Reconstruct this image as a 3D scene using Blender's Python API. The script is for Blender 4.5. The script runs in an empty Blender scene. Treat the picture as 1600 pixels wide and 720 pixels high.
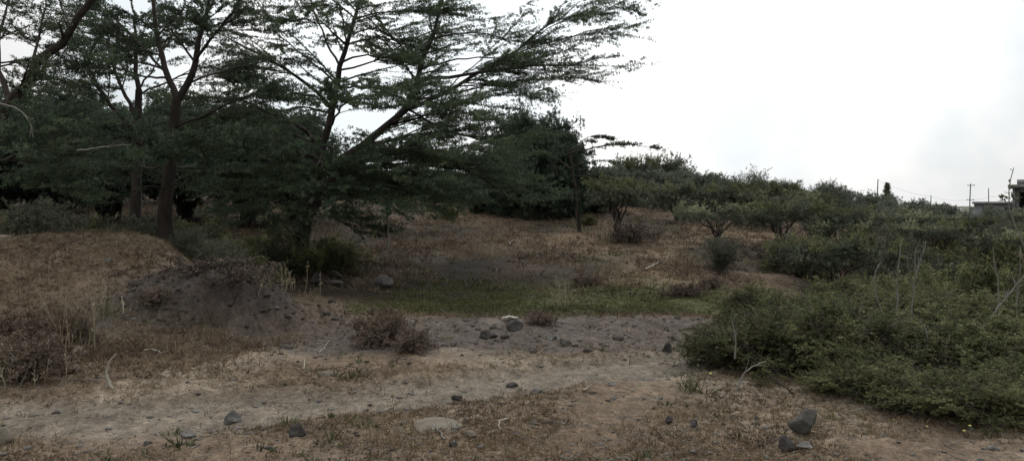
import bpy, math, random
import numpy as np
from mathutils import Vector

SEED = 11
rs = np.random.default_rng(SEED)
random.seed(SEED)
sc = bpy.context.scene
col = sc.collection
EYE = 1.6
F = 1250.0      # focal length in photo pixels
HOR = 320.0     # row of the horizon in the photo

# ------------------------------------------------------------------ noise / terrain
def _hash(ix, iy, s):
    h = (ix * 374761393 + iy * 668265263 + s * 974634777) & 0xffffffff
    h = ((h ^ (h >> 13)) * 1274126177) & 0xffffffff
    return ((h ^ (h >> 16)) & 0xffff) / 65535.0

def vnoise(x, y, s=0):
    x = np.asarray(x, float); y = np.asarray(y, float)
    ix = np.floor(x).astype(np.int64); iy = np.floor(y).astype(np.int64)
    fx = x - ix; fy = y - iy
    fx = fx * fx * (3 - 2 * fx); fy = fy * fy * (3 - 2 * fy)
    a = _hash(ix, iy, s); b = _hash(ix + 1, iy, s); c = _hash(ix, iy + 1, s); d = _hash(ix + 1, iy + 1, s)
    return (a * (1 - fx) + b * fx) * (1 - fy) + (c * (1 - fx) + d * fx) * fy

def fbm(x, y, s=0, o=4):
    v = 0; a = 1.0; t = 0
    for k in range(o):
        c, sn = math.cos(0.6 * k + 0.3), math.sin(0.6 * k + 0.3)
        v = v + a * vnoise((x * c - y * sn) * 2 ** k, (x * sn + y * c) * 2 ** k, s + k); t += a; a *= 0.5
    return v / t

def ss(a, b, x):
    t = np.clip((np.asarray(x, float) - a) / (b - a), 0, 1)
    return t * t * (3 - 2 * t)

TRX = np.array([-40, -12, -8, -3.9, -2.0, -0.56, 0.63, 1.9, 4, 8, 30.])
TRY = np.array([4.0, 5.2, 5.7, 6.05, 6.3, 7.0, 7.8, 8.35, 8.9, 9.6, 14.])
def track_d(x, y):
    return y - np.interp(x, TRX, TRY)
def track_m(x, y):
    d = np.abs(track_d(x, y) + 0.25 * (fbm(x * 1.3, y * 1.3, 5, 3) - 0.5))
    w = np.interp(x, [-6, -2, 1, 4], [0.85, 0.8, 0.62, 0.5])
    return 1 - ss(w * 0.5, w * 1.2, d + 0.5 * (fbm(x * 3, y * 3, 9, 4) - 0.5))
def bank_m(x, y):      # bare dark soil between the track and the hollow
    e = fbm(x * 0.9, y * 0.9, 21, 4) - 0.5
    a = ss(-3.2, -1.6, x + e) * (1 - ss(3.0, 4.4, x + e)) * ss(8.3, 9.1, y + e) * (1 - ss(10.8, 11.6, y + e * 1.2))
    return a
def hump_m(x, y):
    e = fbm(x * 1.6, y * 1.6, 91, 4) - 0.5
    return ss(-5.5, -4.3, x + e) * (1 - ss(-3.3, -2.1, x + e)) * ss(9.7, 10.25, y + 0.9 * e - 0.10 * (x + 4)) * (1 - ss(10.6, 11.7, y + e))
def green_m(x, y):
    e = 3 * (fbm(x * 0.5, y * 0.35, 31, 4) - 0.5)
    return ss(-3.6, -1.8, x + e) * (1 - ss(3.6, 5.2, x + e)) * ss(11.3, 12.6, y + e * .4) * (1 - ss(15.5, 21.5, y + e * 2.2))

def height(x, y, fine=True):
    x = np.asarray(x, float); y = np.asarray(y, float)
    px = x / np.maximum(y, 1.0)
    left = 1 - ss(-0.05, 0.42, px)
    hollow = -0.28 * ss(11.1, 12.9, y) * ss(-6.5, -2.2, x)
    slope = (0.062 + 0.013 * left) * np.clip(y - 18.5, 0, 22)
    far = (0.034 * np.clip(y - 40.5, 0, 80)) * left - (0.012 * np.clip(y - 40.5, 0, 60)) * (1 - left)
    far = far + 0.012 * np.clip(y - 120, 0, 200) * left - (0.0022 * np.clip(y - 100, 0, 400)) * (1 - left)
    rightlow = -0.45 * ss(0.33, 0.43, px) * ss(10, 17, y) - 0.45 * ss(0.33, 0.48, px) * ss(22, 36, y) - 1.15 * ss(0.43, 0.54, px) * ss(32, 60, y)
    z = hollow + slope + far + rightlow
    # left mound
    crest = 1 - ss(-6.1, -3.4, x + 0.35 * (y - 12) + 0.5 * (fbm(x * .7, y * .7, 88, 2) - .5))
    prof = ss(8.6, 12.4, y) * (1 - 0.55 * ss(13.0, 16.5, y)) * (1 - 0.45 * ss(17, 24, y))
    zm = 1.12 * crest * prof; zh = 0.62 * hump_m(x, y) * (0.75 + 0.5 * fbm(x * 3, y * 3, 77, 3))
    z = z + np.maximum(zm, zh) + 0.25 * np.minimum(zm, zh)
    # bank edge
    z = z + 0.05 * np.exp(-((y - 10.7) / 0.8) ** 2) * ss(-3, -1, x) * (1 - ss(4, 6, x))
    tm = track_m(x, y)
    td = track_d(x, y) + 0.12 * (fbm(x * .8, y * .8, 14, 2) - .5)
    z = z - 0.05 * tm - 0.03 * tm * (np.exp(-((td - .38) / .13) ** 2) + np.exp(-((td + .34) / .15) ** 2))
    if fine:
        near = 1 / (1 + (np.hypot(x, y) / 60) ** 2)
        z = z + 0.22 * (fbm(x * 0.35, y * 0.35, 1, 3) - 0.5) * ss(9, 14, np.hypot(x, y))
        z = z + 0.10 * (fbm(x * 1.4, y * 1.4, 2, 4) - 0.5) * (1 - 0.6 * tm)
        z = z + 0.045 * (fbm(x * 6, y * 6, 3, 4) - 0.5) * (1 - 0.5 * tm) * near
        rough = bank_m(x, y) * 0.5 + np.clip(hump_m(x, y) * 2.5, 0, 1) * 2.2
        z = z + 0.07 * rough * (np.abs(fbm(x * 5, y * 5, 55, 4) - 0.5) * 3 - 0.3)
        z = z + 0.03 * (fbm(x * 13, y * 13, 56, 3) - 0.5) * near * (1 - 0.7 * tm)
    return z

def H(x, y): return float(height(np.array([x]), np.array([y]))[0])

def G(px, py):
    """point of the terrain seen at a photo pixel"""
    Y = np.arange(3.0, 160, 0.03)
    X = (px - 800) / F * Y; Z = EYE - (py - HOR) / F * Y
    hit = np.nonzero(height(X, Y) >= Z)[0]
    i = hit[0] if len(hit) else len(Y) - 1
    return np.array([X[i], Y[i], H(X[i], Y[i])])
def A(px, py, Y):      # point at a given distance
    return np.array([(px - 800) / F * Y, Y, EYE - (py - HOR) / F * Y])
def D(px, Y):
    X = (px - 800) / F * Y
    return np.array([X, Y, H(X, Y)])

# ------------------------------------------------------------------ meshes
def mesh(name, parts, mats):
    """parts: list of (verts Nx3, faces Mx(3|4), material index, tint N or None)"""
    parts = [p for p in parts if len(p[0])]
    me = bpy.data.meshes.new(name)
    V = np.concatenate([p[0] for p in parts]).astype(np.float32)
    loops = []; tot = []; mi = []; tint = []; off = 0
    for v, f, m, t in parts:
        f = np.asarray(f); loops.append((f + off).ravel()); tot.append(np.full(len(f), f.shape[1])); mi.append(np.full(len(f), m))
        tint.append(np.full(len(v), 0.5) if t is None else t); off += len(v)
    loops = np.concatenate(loops).astype(np.int32); tot = np.concatenate(tot).astype(np.int32)
    start = np.concatenate([[0], np.cumsum(tot)[:-1]]).astype(np.int32)
    me.vertices.add(len(V)); me.vertices.foreach_set('co', V.ravel())
    me.loops.add(len(loops)); me.loops.foreach_set('vertex_index', loops)
    me.polygons.add(len(tot)); me.polygons.foreach_set('loop_start', start); me.polygons.foreach_set('loop_total', tot)
    me.polygons.foreach_set('material_index', np.concatenate(mi).astype(np.int32))
    at = me.attributes.new('tint', 'FLOAT', 'POINT'); at.data.foreach_set('value', np.concatenate(tint).astype(np.float32))
    for m in mats: me.materials.append(m)
    me.update(); me.validate()
    return me
def link(name, me, parent=None, loc=None, rot=None, scale=None):
    o = bpy.data.objects.new(name, me); col.objects.link(o)
    if parent is not None: o.parent = parent
    if loc is not None: o.location = [float(c) for c in loc]
    if rot is not None: o.rotation_euler = rot
    if scale is not None: o.scale = (scale,) * 3 if np.isscalar(scale) else scale
    return o
def tag(o, label=None, cat=None, group=None, kind=None):
    if label: o['label'] = label
    if cat: o['category'] = cat
    if group: o['group'] = group
    if kind: o['kind'] = kind
    return o
def empty(name, loc, rz=0, scale=1.0):
    o = bpy.data.objects.new(name, None); col.objects.link(o)
    o.location = [float(c) for c in loc]; o.rotation_euler = (0, 0, rz)
    o.scale = (scale,) * 3 if np.isscalar(scale) else scale
    o.empty_display_size = 0.2
    return o
def smooth(me):
    me.polygons.foreach_set('use_smooth', np.ones(len(me.polygons), bool)); return me

def norm(v): return v / np.maximum(np.linalg.norm(v, axis=-1, keepdims=True), 1e-9)

def tubes(P, R, sides=5, tip=True):
    """P k*m*3, R k*m -> verts, quads"""
    P = np.asarray(P, float); R = np.asarray(R, float)
    k, m, _ = P.shape
    T = np.gradient(P, axis=1); T = norm(T)
    mean = norm(P[:, -1] - P[:, 0])
    ref = np.eye(3)[np.argmin(np.abs(mean), axis=1)][:, None, :].repeat(m, 1)
    U = norm(np.cross(T, ref)); W = np.cross(T, U)
    a = np.arange(sides) * 2 * math.pi / sides
    V = P[:, :, None, :] + R[:, :, None, None] * (np.cos(a)[None, None, :, None] * U[:, :, None, :] + np.sin(a)[None, None, :, None] * W[:, :, None, :])
    idx = np.arange(k * m * sides).reshape(k, m, sides)
    i0 = idx[:, :-1, :]; i1 = idx[:, 1:, :]
    Q = np.stack([i0, np.roll(i0, -1, 2), np.roll(i1, -1, 2), i1], -1).reshape(-1, 4)
    return V.reshape(-1, 3), Q

def samp(P, i, t):
    m = P.shape[1]; f = np.clip(t, 0, 0.9999) * (m - 1); j = f.astype(int); u = (f - j)[:, None]
    a = P[i, j]; b = P[i, j + 1]
    return a * (1 - u) + b * u, norm(b - a)
def sampR(R, i, t):
    m = R.shape[1]; f = np.clip(t, 0, 0.9999) * (m - 1); j = f.astype(int); u = f - j
    return R[i, j] * (1 - u) + R[i, j + 1] * u

def grow(P, R, n, t0, t1, length, m=6, fwd=0.7, side=0.8, up=0.1, flat=0.35, curl=0.12, trop=0.0, rr=0.55, rmax=9, taper=0.6, wt=None, outz=0.0):
    """n child branches off the polylines P; flat<1 squeezes their directions toward the horizontal"""
    L = np.linalg.norm(np.diff(P, axis=1), axis=2).sum(1)
    w = L if wt is None else L * wt
    i = rs.choice(len(P), n, p=w / w.sum())
    t = t0 + (t1 - t0) * rs.random(n)
    p, T = samp(P, i, t)
    rnd = norm(rs.normal(size=(n, 3))); rnd -= (rnd * T).sum(1)[:, None] * T; rnd = norm(rnd)
    d = fwd * T + side * rnd
    d[:, 2] *= flat; d[:, 2] += up
    d = norm(d)
    ln = length * (0.6 + 0.8 * rs.random(n)) * (1 - taper * t)
    step = (ln / (m - 1))[:, None]
    Q = np.zeros((n, m, 3)); Q[:, 0] = p
    cur = d
    for k in range(1, m):
        cur = cur + curl * rs.normal(size=(n, 3)); cur[:, 2] += trop
        cur = norm(cur); Q[:, k] = Q[:, k - 1] + cur * step
    r0 = np.minimum(sampR(R, i, t) * rr, rmax)
    RR = r0[:, None] * np.linspace(1, 0.3, m)[None]
    return Q, RR

def limbs(lst, m=9, wob=0.02):
    """list of (points, r0, r1) -> resampled arrays"""
    Ps, Rs = [], []
    for pts, r0, r1 in lst:
        pts = np.asarray(pts, float)
        s = np.concatenate([[0], np.cumsum(np.linalg.norm(np.diff(pts, axis=0), axis=1))])
        u = np.linspace(0, s[-1], m)
        # smooth the polyline a little by Catmull-like averaging
        q = np.stack([np.interp(u, s, pts[:, c]) for c in range(3)], 1)
        q[1:-1] = 0.25 * q[:-2] + 0.5 * q[1:-1] + 0.25 * q[2:]
        q[1:-1] += wob * s[-1] / m * rs.normal(size=(m - 2, 3))
        Ps.append(q); Rs.append(np.linspace(r0, r1, m))
    return np.array(Ps), np.array(Rs)

def leaves(P, per, ln, wd, t0=0.1, k=3, fwd=0.35, up=0.25, spread=0.0, clump=0.0):
    """leaf quads set along polylines; per = leaf tufts per polyline"""
    n = len(P) * per
    i = np.repeat(np.arange(len(P)), per)
    t = t0 + (1 - t0) * rs.random(n)
    p, T = samp(P, i, t)
    tw = np.repeat(rs.normal(0.5, 0.16, len(P)), per)
    if spread: p = p + spread * rs.normal(size=p.shape)
    p = np.repeat(p, k, 0); T = np.repeat(T, k, 0); tw = np.repeat(tw, k) + rs.normal(0, 0.12, n * k)
    r = norm(rs.normal(size=p.shape)); r -= (r * T).sum(1)[:, None] * T; r = norm(r)
    d = r + fwd * T; d[:, 2] += up; d = norm(d)
    l = (ln * (0.6 + 0.8 * rs.random(len(p))))[:, None]; w = wd * l / ln
    sd = norm(np.cross(d, norm(rs.normal(size=p.shape))))
    mid = p + d * l * 0.55
    V = np.stack([p, mid + sd * w * .5, p + d * l, mid - sd * w * .5], 1)
    Q = np.arange(len(p) * 4).reshape(-1, 4)
    return V.reshape(-1, 3), Q, np.clip(np.repeat(tw, 4), 0, 1)

# ------------------------------------------------------------------ materials
def mat(name):
    m = bpy.data.materials.new(name); m.use_nodes = True
    nt = m.node_tree; nt.nodes.clear()
    return m, nt, nt.nodes, nt.links
def ramp(n, stops, interp='LINEAR'):
    r = n.new('ShaderNodeValToRGB'); r.color_ramp.interpolation = interp
    e = r.color_ramp.elements
    while len(e) < len(stops): e.new(0.5)
    for el, (p, c) in zip(e, stops): el.position = p; el.color = (*c, 1)
    return r
def leaf_mat(name, c0, c1, c2, trans=0.25, patch=1.2):
    m, nt, n, l = mat(name)
    at = n.new('ShaderNodeAttribute'); at.attribute_name = 'tint'
    geo = n.new('ShaderNodeNewGeometry')
    nz = n.new('ShaderNodeTexNoise'); nz.inputs['Scale'].default_value = patch; nz.inputs['Detail'].default_value = 2
    l.new(geo.outputs['Position'], nz.inputs['Vector'])
    mx = n.new('ShaderNodeMath'); mx.operation = 'MULTIPLY_ADD'; mx.inputs[1].default_value = 1.5; mx.inputs[2].default_value = -0.75
    l.new(nz.outputs['Fac'], mx.inputs[0])
    ad = n.new('ShaderNodeMath'); ad.operation = 'ADD'; l.new(at.outputs['Fac'], ad.inputs[0]); l.new(mx.outputs[0], ad.inputs[1])
    oi = n.new('ShaderNodeObjectInfo'); om = n.new('ShaderNodeMath'); om.operation = 'MULTIPLY_ADD'; om.inputs[1].default_value = 0.3; om.inputs[2].default_value = -0.15
    l.new(oi.outputs['Random'], om.inputs[0]); a2_ = n.new('ShaderNodeMath'); a2_.operation = 'ADD'; l.new(ad.outputs[0], a2_.inputs[0]); l.new(om.outputs[0], a2_.inputs[1]); ad = a2_
    r = ramp(n, [(0.1, c0), (0.5, c1), (0.95, c2)]); l.new(ad.outputs[0], r.inputs[0])
    b = n.new('ShaderNodeBsdfPrincipled'); b.inputs['Roughness'].default_value = 0.6
    b.inputs['Specular IOR Level'].default_value = 0.25
    l.new(r.outputs[0], b.inputs['Base Color'])
    o = n.new('ShaderNodeOutputMaterial')
    if trans > 0:
        t = n.new('ShaderNodeBsdfTranslucent'); l.new(r.outputs[0], t.inputs['Color'])
        mm = n.new('ShaderNodeMixShader'); mm.inputs[0].default_value = trans
        l.new(b.outputs[0], mm.inputs[1]); l.new(t.outputs[0], mm.inputs[2]); l.new(mm.outputs[0], o.inputs[0])
    else: l.new(b.outputs[0], o.inputs[0])
    return m
def rough_mat(name, stops, scale=6, bump=0.5, bdist=0.02, rough=0.9, detail=6, stretch=(1, 1, 1), tint=False):
    m, nt, n, l = mat(name)
    tc = n.new('ShaderNodeTexCoord'); mp = n.new('ShaderNodeMapping'); mp.inputs['Scale'].default_value = stretch
    l.new(tc.outputs['Object'], mp.inputs[0])
    nz = n.new('ShaderNodeTexNoise'); nz.inputs['Scale'].default_value = scale; nz.inputs['Detail'].default_value = detail; nz.inputs['Roughness'].default_value = 0.65
    l.new(mp.outputs[0], nz.inputs['Vector'])
    r = ramp(n, stops); l.new(nz.outputs['Fac'], r.inputs[0])
    b = n.new('ShaderNodeBsdfPrincipled'); b.inputs['Roughness'].default_value = rough; b.inputs['Specular IOR Level'].default_value = 0.2
    l.new(r.outputs[0], b.inputs['Base Color'])
    bp = n.new('ShaderNodeBump'); bp.inputs['Strength'].default_value = bump; bp.inputs['Distance'].default_value = bdist
    l.new(nz.outputs['Fac'], bp.inputs['Height']); l.new(bp.outputs[0], b.inputs['Normal'])
    o = n.new('ShaderNodeOutputMaterial'); l.new(b.outputs[0], o.inputs[0])
    return m

M = {}
M['acacia'] = leaf_mat('acacia leaves', (0.030, 0.044, 0.024), (0.062, 0.092, 0.050), (0.13, 0.16, 0.085), 0.36)
M['acacia_far'] = leaf_mat('hazy acacia leaves', (0.055, 0.066, 0.042), (0.105, 0.122, 0.078), (0.20, 0.21, 0.13), 0.3)  # mid-distance leaves coloured paler to stand in for haze
M['haze'] = leaf_mat('hazy distant leaves', (0.085, 0.098, 0.074), (0.135, 0.150, 0.112), (0.21, 0.22, 0.16), 0.3)  # distance haze painted in as a paler leaf colour
M['dense'] = leaf_mat('dark dense leaves', (0.030, 0.047, 0.031), (0.060, 0.088, 0.057), (0.10, 0.135, 0.085), 0.32)
M['thorn'] = leaf_mat('thorn bush leaves', (0.044, 0.036, 0.020), (0.074, 0.088, 0.032), (0.20, 0.20, 0.085), 0.3, 2.2)
M['thorn_light'] = leaf_mat('pale tips of thorn bush', (0.06, 0.062, 0.028), (0.135, 0.148, 0.058), (0.27, 0.265, 0.13), 0.3, 2.2)  # puts lit tops into the leaf colour, besides paler new growth
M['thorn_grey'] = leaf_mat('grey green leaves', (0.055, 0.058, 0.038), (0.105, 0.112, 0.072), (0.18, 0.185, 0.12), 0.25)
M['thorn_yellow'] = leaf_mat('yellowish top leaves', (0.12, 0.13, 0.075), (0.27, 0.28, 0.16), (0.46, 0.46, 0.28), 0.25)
M['bark'] = rough_mat('brown bark', [(0.3, (0.016, 0.013, 0.011)), (0.6, (0.040, 0.031, 0.025)), (0.8, (0.085, 0.068, 0.054))], 9, 0.9, 0.03, stretch=(1, 1, 0.25))
M['bark_dark'] = rough_mat('dark twig bark', [(0.3, (0.025, 0.02, 0.017)), (0.7, (0.07, 0.055, 0.045))], 8, 0.4, 0.01)
M['twig_grey'] = rough_mat('grey dead wood', [(0.3, (0.10, 0.09, 0.078)), (0.7, (0.26, 0.24, 0.205))], 10, 0.4, 0.01)
M['twig_brown'] = rough_mat('dry brown twigs', [(0.3, (0.09, 0.072, 0.055)), (0.7, (0.23, 0.19, 0.15))], 10, 0.4, 0.01)
M['twig_pale'] = rough_mat('pale bleached wood', [(0.3, (0.20, 0.175, 0.14)), (0.7, (0.36, 0.32, 0.26))], 12, 0.4, 0.01)
M['drygrass'] = leaf_mat('dry grass blades', (0.080, 0.055, 0.032), (0.180, 0.130, 0.078), (0.32, 0.25, 0.155), 0.2, 0.9)
M['redgrass'] = leaf_mat('reddish dry scrub', (0.055, 0.036, 0.026), (0.130, 0.086, 0.062), (0.25, 0.19, 0.135), 0.15, 0.9)
M['greengrass'] = leaf_mat('short green grass', (0.062, 0.058, 0.024), (0.108, 0.106, 0.040), (0.19, 0.185, 0.08), 0.2, 0.8)
M['olive'] = leaf_mat('olive weeds', (0.04, 0.042, 0.022), (0.085, 0.09, 0.042), (0.17, 0.165, 0.08), 0.2, 1.3)
M['strawstem'] = leaf_mat('straw stalks', (0.16, 0.13, 0.08), (0.30, 0.25, 0.16), (0.45, 0.39, 0.27), 0.1, 1.3)
M['lump'] = rough_mat('dark crumbled earth', [(0.3, (0.035, 0.028, 0.024)), (0.7, (0.10, 0.082, 0.070))], 7, 0.8, 0.02)
M['rock'] = rough_mat('grey brown rock', [(0.3, (0.07, 0.062, 0.055)), (0.55, (0.15, 0.138, 0.125)), (0.75, (0.26, 0.24, 0.215))], 9, 0.9, 0.03)
M['rock_dark'] = rough_mat('dark basalt', [(0.3, (0.028, 0.024, 0.022)), (0.6, (0.065, 0.057, 0.052)), (0.8, (0.14, 0.125, 0.11))], 9, 0.9, 0.03)
M['rock_pale'] = rough_mat('pale dusty stone', [(0.3, (0.10, 0.083, 0.064)), (0.7, (0.20, 0.168, 0.130))], 8, 0.7, 0.02)
M['rock_blue'] = rough_mat('blue grey rock', [(0.3, (0.050, 0.045, 0.040)), (0.6, (0.110, 0.102, 0.090)), (0.8, (0.22, 0.20, 0.175))], 8, 0.9, 0.03)
M['white'] = rough_mat('white plastic', [(0.3, (0.26, 0.25, 0.22)), (0.7, (0.42, 0.41, 0.37))], 9, 0.3, 0.01)
M['fruit'] = rough_mat('yellow fruit', [(0.3, (0.45, 0.42, 0.12)), (0.7, (0.65, 0.6, 0.22))], 9, 0.1, 0.01, 0.6)
M['concrete'] = rough_mat('raw concrete', [(0.3, (0.16, 0.155, 0.15)), (0.7, (0.27, 0.265, 0.255))], 1.3, 0.3, 0.02)
M['block'] = rough_mat('grey block wall', [(0.3, (0.13, 0.13, 0.13)), (0.7, (0.21, 0.21, 0.205))], 1.5, 0.3, 0.02)
M['block_green'] = rough_mat('weathered block wall', [(0.3, (0.10, 0.105, 0.09)), (0.7, (0.16, 0.165, 0.14))], 1.5, 0.3, 0.02)
M['dark_void'] = rough_mat('dark interior', [(0.3, (0.02, 0.02, 0.022)), (0.7, (0.035, 0.035, 0.037))], 2, 0.1, 0.01)
M['iron'] = rough_mat('weathered iron sheet', [(0.3, (0.30, 0.31, 0.33)), (0.7, (0.42, 0.43, 0.44))], 2, 0.2, 0.01, 0.6)
M['polewood'] = rough_mat('weathered pole wood', [(0.3, (0.075, 0.065, 0.055)), (0.7, (0.14, 0.12, 0.10))], 3, 0.4, 0.01, stretch=(1, 1, .1))
M['wire'] = rough_mat('dull wire', [(0.3, (0.22, 0.22, 0.22)), (0.7, (0.3, 0.3, 0.3))], 3, 0.0, 0.01)

# ground material: colour comes from a painted attribute of soil types and tree shade, detail from noise
def ground_mat():
    m, nt, n, l = mat('soil')
    at = n.new('ShaderNodeAttribute'); at.attribute_name = 'soil'
    geo = n.new('ShaderNodeNewGeometry')
    def nz(s, d, r=0.6):
        x = n.new('ShaderNodeTexNoise'); x.inputs['Scale'].default_value = s; x.inputs['Detail'].default_value = d; x.inputs['Roughness'].default_value = r
        l.new(geo.outputs['Position'], x.inputs['Vector']); return x
    a = nz(3.0, 8, 0.7); b = nz(28, 5, 0.7); c = nz(0.6, 4)
    def mul(c1, fac, lo, hi, f0=0.25, f1=0.75):
        mr = n.new('ShaderNodeMapRange'); mr.inputs[1].default_value = f0; mr.inputs[2].default_value = f1; mr.inputs[3].default_value = lo; mr.inputs[4].default_value = hi
        l.new(fac, mr.inputs[0])
        v = n.new('ShaderNodeVectorMath'); v.operation = 'SCALE'; l.new(c1, v.inputs[0]); l.new(mr.outputs[0], v.inputs['Scale'])
        return v.outputs[0]
    x = mul(at.outputs['Color'], a.outputs['Fac'], 0.62, 1.38)
    x = mul(x, b.outputs['Fac'], 0.6, 1.4)
    x = mul(x, c.outputs['Fac'], 0.85, 1.15)
    e = nz(9, 6, 0.75); x = mul(x, e.outputs['Fac'], 0.62, 1.38, 0.32, 0.68)
    g = nz(70, 3, 0.6); x = mul(x, g.outputs['Fac'], 1.12, 0.45, 0.50, 0.72)
    p = n.new('ShaderNodeBsdfPrincipled'); p.inputs['Roughness'].default_value = 0.95; p.inputs['Specular IOR Level'].default_value = 0.1
    l.new(x, p.inputs['Base Color'])
    b1 = n.new('ShaderNodeBump'); b1.inputs['Strength'].default_value = 0.8; b1.inputs['Distance'].default_value = 0.06; l.new(a.outputs['Fac'], b1.inputs['Height'])
    b2 = n.new('ShaderNodeBump'); b2.inputs['Strength'].default_value = 0.9; b2.inputs['Distance'].default_value = 0.018; l.new(b.outputs['Fac'], b2.inputs['Height'])
    l.new(b1.outputs[0], b2.inputs['Normal']); l.new(b2.outputs[0], p.inputs['Normal'])
    o = n.new('ShaderNodeOutputMaterial'); l.new(p.outputs[0], o.inputs[0])
    return m
M['soil'] = ground_mat()

# ------------------------------------------------------------------ terrain mesh
def soil_colour(x, y):
    def C(*c): return np.array(c)[None, :]
    r = np.hypot(x, y)
    n1 = fbm(x * 0.8, y * 0.8, 41, 4)[:, None]; n2 = fbm(x * 2.6, y * 2.6, 42, 4)[:, None]
    brown = C(0.150, 0.108, 0.075); tan = C(0.215, 0.170, 0.125); dark = C(0.115, 0.095, 0.083)
    c = brown * (1 - ss(0.4, 0.7, n1)) + tan * ss(0.4, 0.7, n1)
    c = c * (0.8 + 0.4 * n2)
    # slope beyond the hollow, mauve brown with dark patches
    sl = ss(13.5, 16.5, y)[:, None]
    n3 = fbm(x * 0.45, y * 0.28, 43, 4)[:, None]
    slope = C(0.118, 0.079, 0.055) * (1 - ss(0.42, 0.6, n3)) + C(0.062, 0.050, 0.037) * ss(0.42, 0.6, n3)
    n4 = fbm(x * 0.3, y * 0.15, 44, 3)[:, None]
    slope = slope * (1 - 0.7 * ss(0.52, 0.66, n4)) + 0.7 * ss(0.52, 0.66, n4) * C(0.175, 0.125, 0.078)
    c = c * (1 - sl) + slope * sl
    g = green_m(x, y)[:, None]
    c = c * (1 - g) + g * (C(0.075, 0.075, 0.032) * (0.6 + 0.8 * n2))
    b = bank_m(x, y)[:, None] * 0.9
    c = c * (1 - b) + b * C(0.098, 0.080, 0.069)
    h = np.clip(hump_m(x, y) * 1.8, 0, 1)[:, None] * 0.9
    # bare dark apron of the hump
    ap = (np.exp(-((x + 3.7) / 2.2) ** 4) * np.exp(-((y - 9.6) / 0.75) ** 2))[:, None] * 0.8
    h = np.maximum(h, ap)
    c = c * (1 - h) + h * C(0.062, 0.051, 0.045)
    t = track_m(x, y)[:, None]
    c = c * (1 - t) + t * C(0.168, 0.138, 0.106) * (0.8 + 0.4 * n2)
    # litter and growth under the trees, mostly their shade painted into the soil
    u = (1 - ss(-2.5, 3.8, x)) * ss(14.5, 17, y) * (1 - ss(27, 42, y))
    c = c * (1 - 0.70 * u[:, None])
    hol_shade = (ss(-6.5, -5, x) * (1 - ss(-1.5, 1.5, x)) * ss(15, 16.5, y) * (1 - ss(20, 25, y)))[:, None]
    c = c * (1 - 0.45 * hol_shade)  # shade round the acacia's foot, painted as darker ground
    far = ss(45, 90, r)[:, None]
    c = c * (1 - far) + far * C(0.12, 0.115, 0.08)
    return c

def terrain():
    fine = np.radians(np.linspace(-44, 44, 1000))
    coarse = np.radians(np.linspace(44, 316, 70))[1:-1]
    ang = np.concatenate([fine, coarse]); na = len(ang)
    rad = [0.6]
    while rad[-1] < 2600: rad.append(rad[-1] * (1.0058 if 3.5 < rad[-1] < 45 else (1.02 if rad[-1] < 200 else 1.12)) + 0.0)
    rad = np.array(rad); nr = len(rad)
    X = (np.sin(ang)[None] * rad[:, None]).ravel(); Y = (np.cos(ang)[None] * rad[:, None]).ravel()
    Z = height(X, Y)
    back = ss(3, -6, Y) if False else 0
    X = np.append(X, 0.); Y = np.append(Y, 0.); Z = np.append(Z, height(np.array([0.]), np.array([0.])))
    idx = np.arange(nr * na).reshape(nr, na)
    a = idx[:-1]; b = idx[1:]
    Q = np.stack([a, b, np.roll(b, -1, 1), np.roll(a, -1, 1)], -1).reshape(-1, 4)
    Q = Q[:, ::-1]
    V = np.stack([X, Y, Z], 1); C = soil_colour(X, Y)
    cx = X[Q].mean(1); cy = Y[Q].mean(1)
    tr = (track_m(cx, cy) > 0.5) & (np.hypot(cx, cy) < 40)
    cent = np.stack([np.full(na, nr * na), idx[0], np.roll(idx[0], -1)], 1)
    for name, sel, extra in (('ground', ~tr, cent), ('dirt_track', tr, None)):
        q = Q[sel]; used = np.unique(q if extra is None else np.concatenate([q.ravel(), extra.ravel()]))
        mp = np.zeros(len(V), np.int64); mp[used] = np.arange(len(used))
        parts = [(V[used], mp[q], 0, None)]
        me = bpy.data.meshes.new(name)
        me = mesh(name, parts, [M['soil']]) if extra is None else mesh(name, [(V[used], mp[q], 0, None)], [M['soil']])
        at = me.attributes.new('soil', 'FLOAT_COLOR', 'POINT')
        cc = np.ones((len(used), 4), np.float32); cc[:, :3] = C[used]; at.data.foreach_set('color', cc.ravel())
        smooth(me)
        tag(link(name, me), kind='structure')
terrain()

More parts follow.
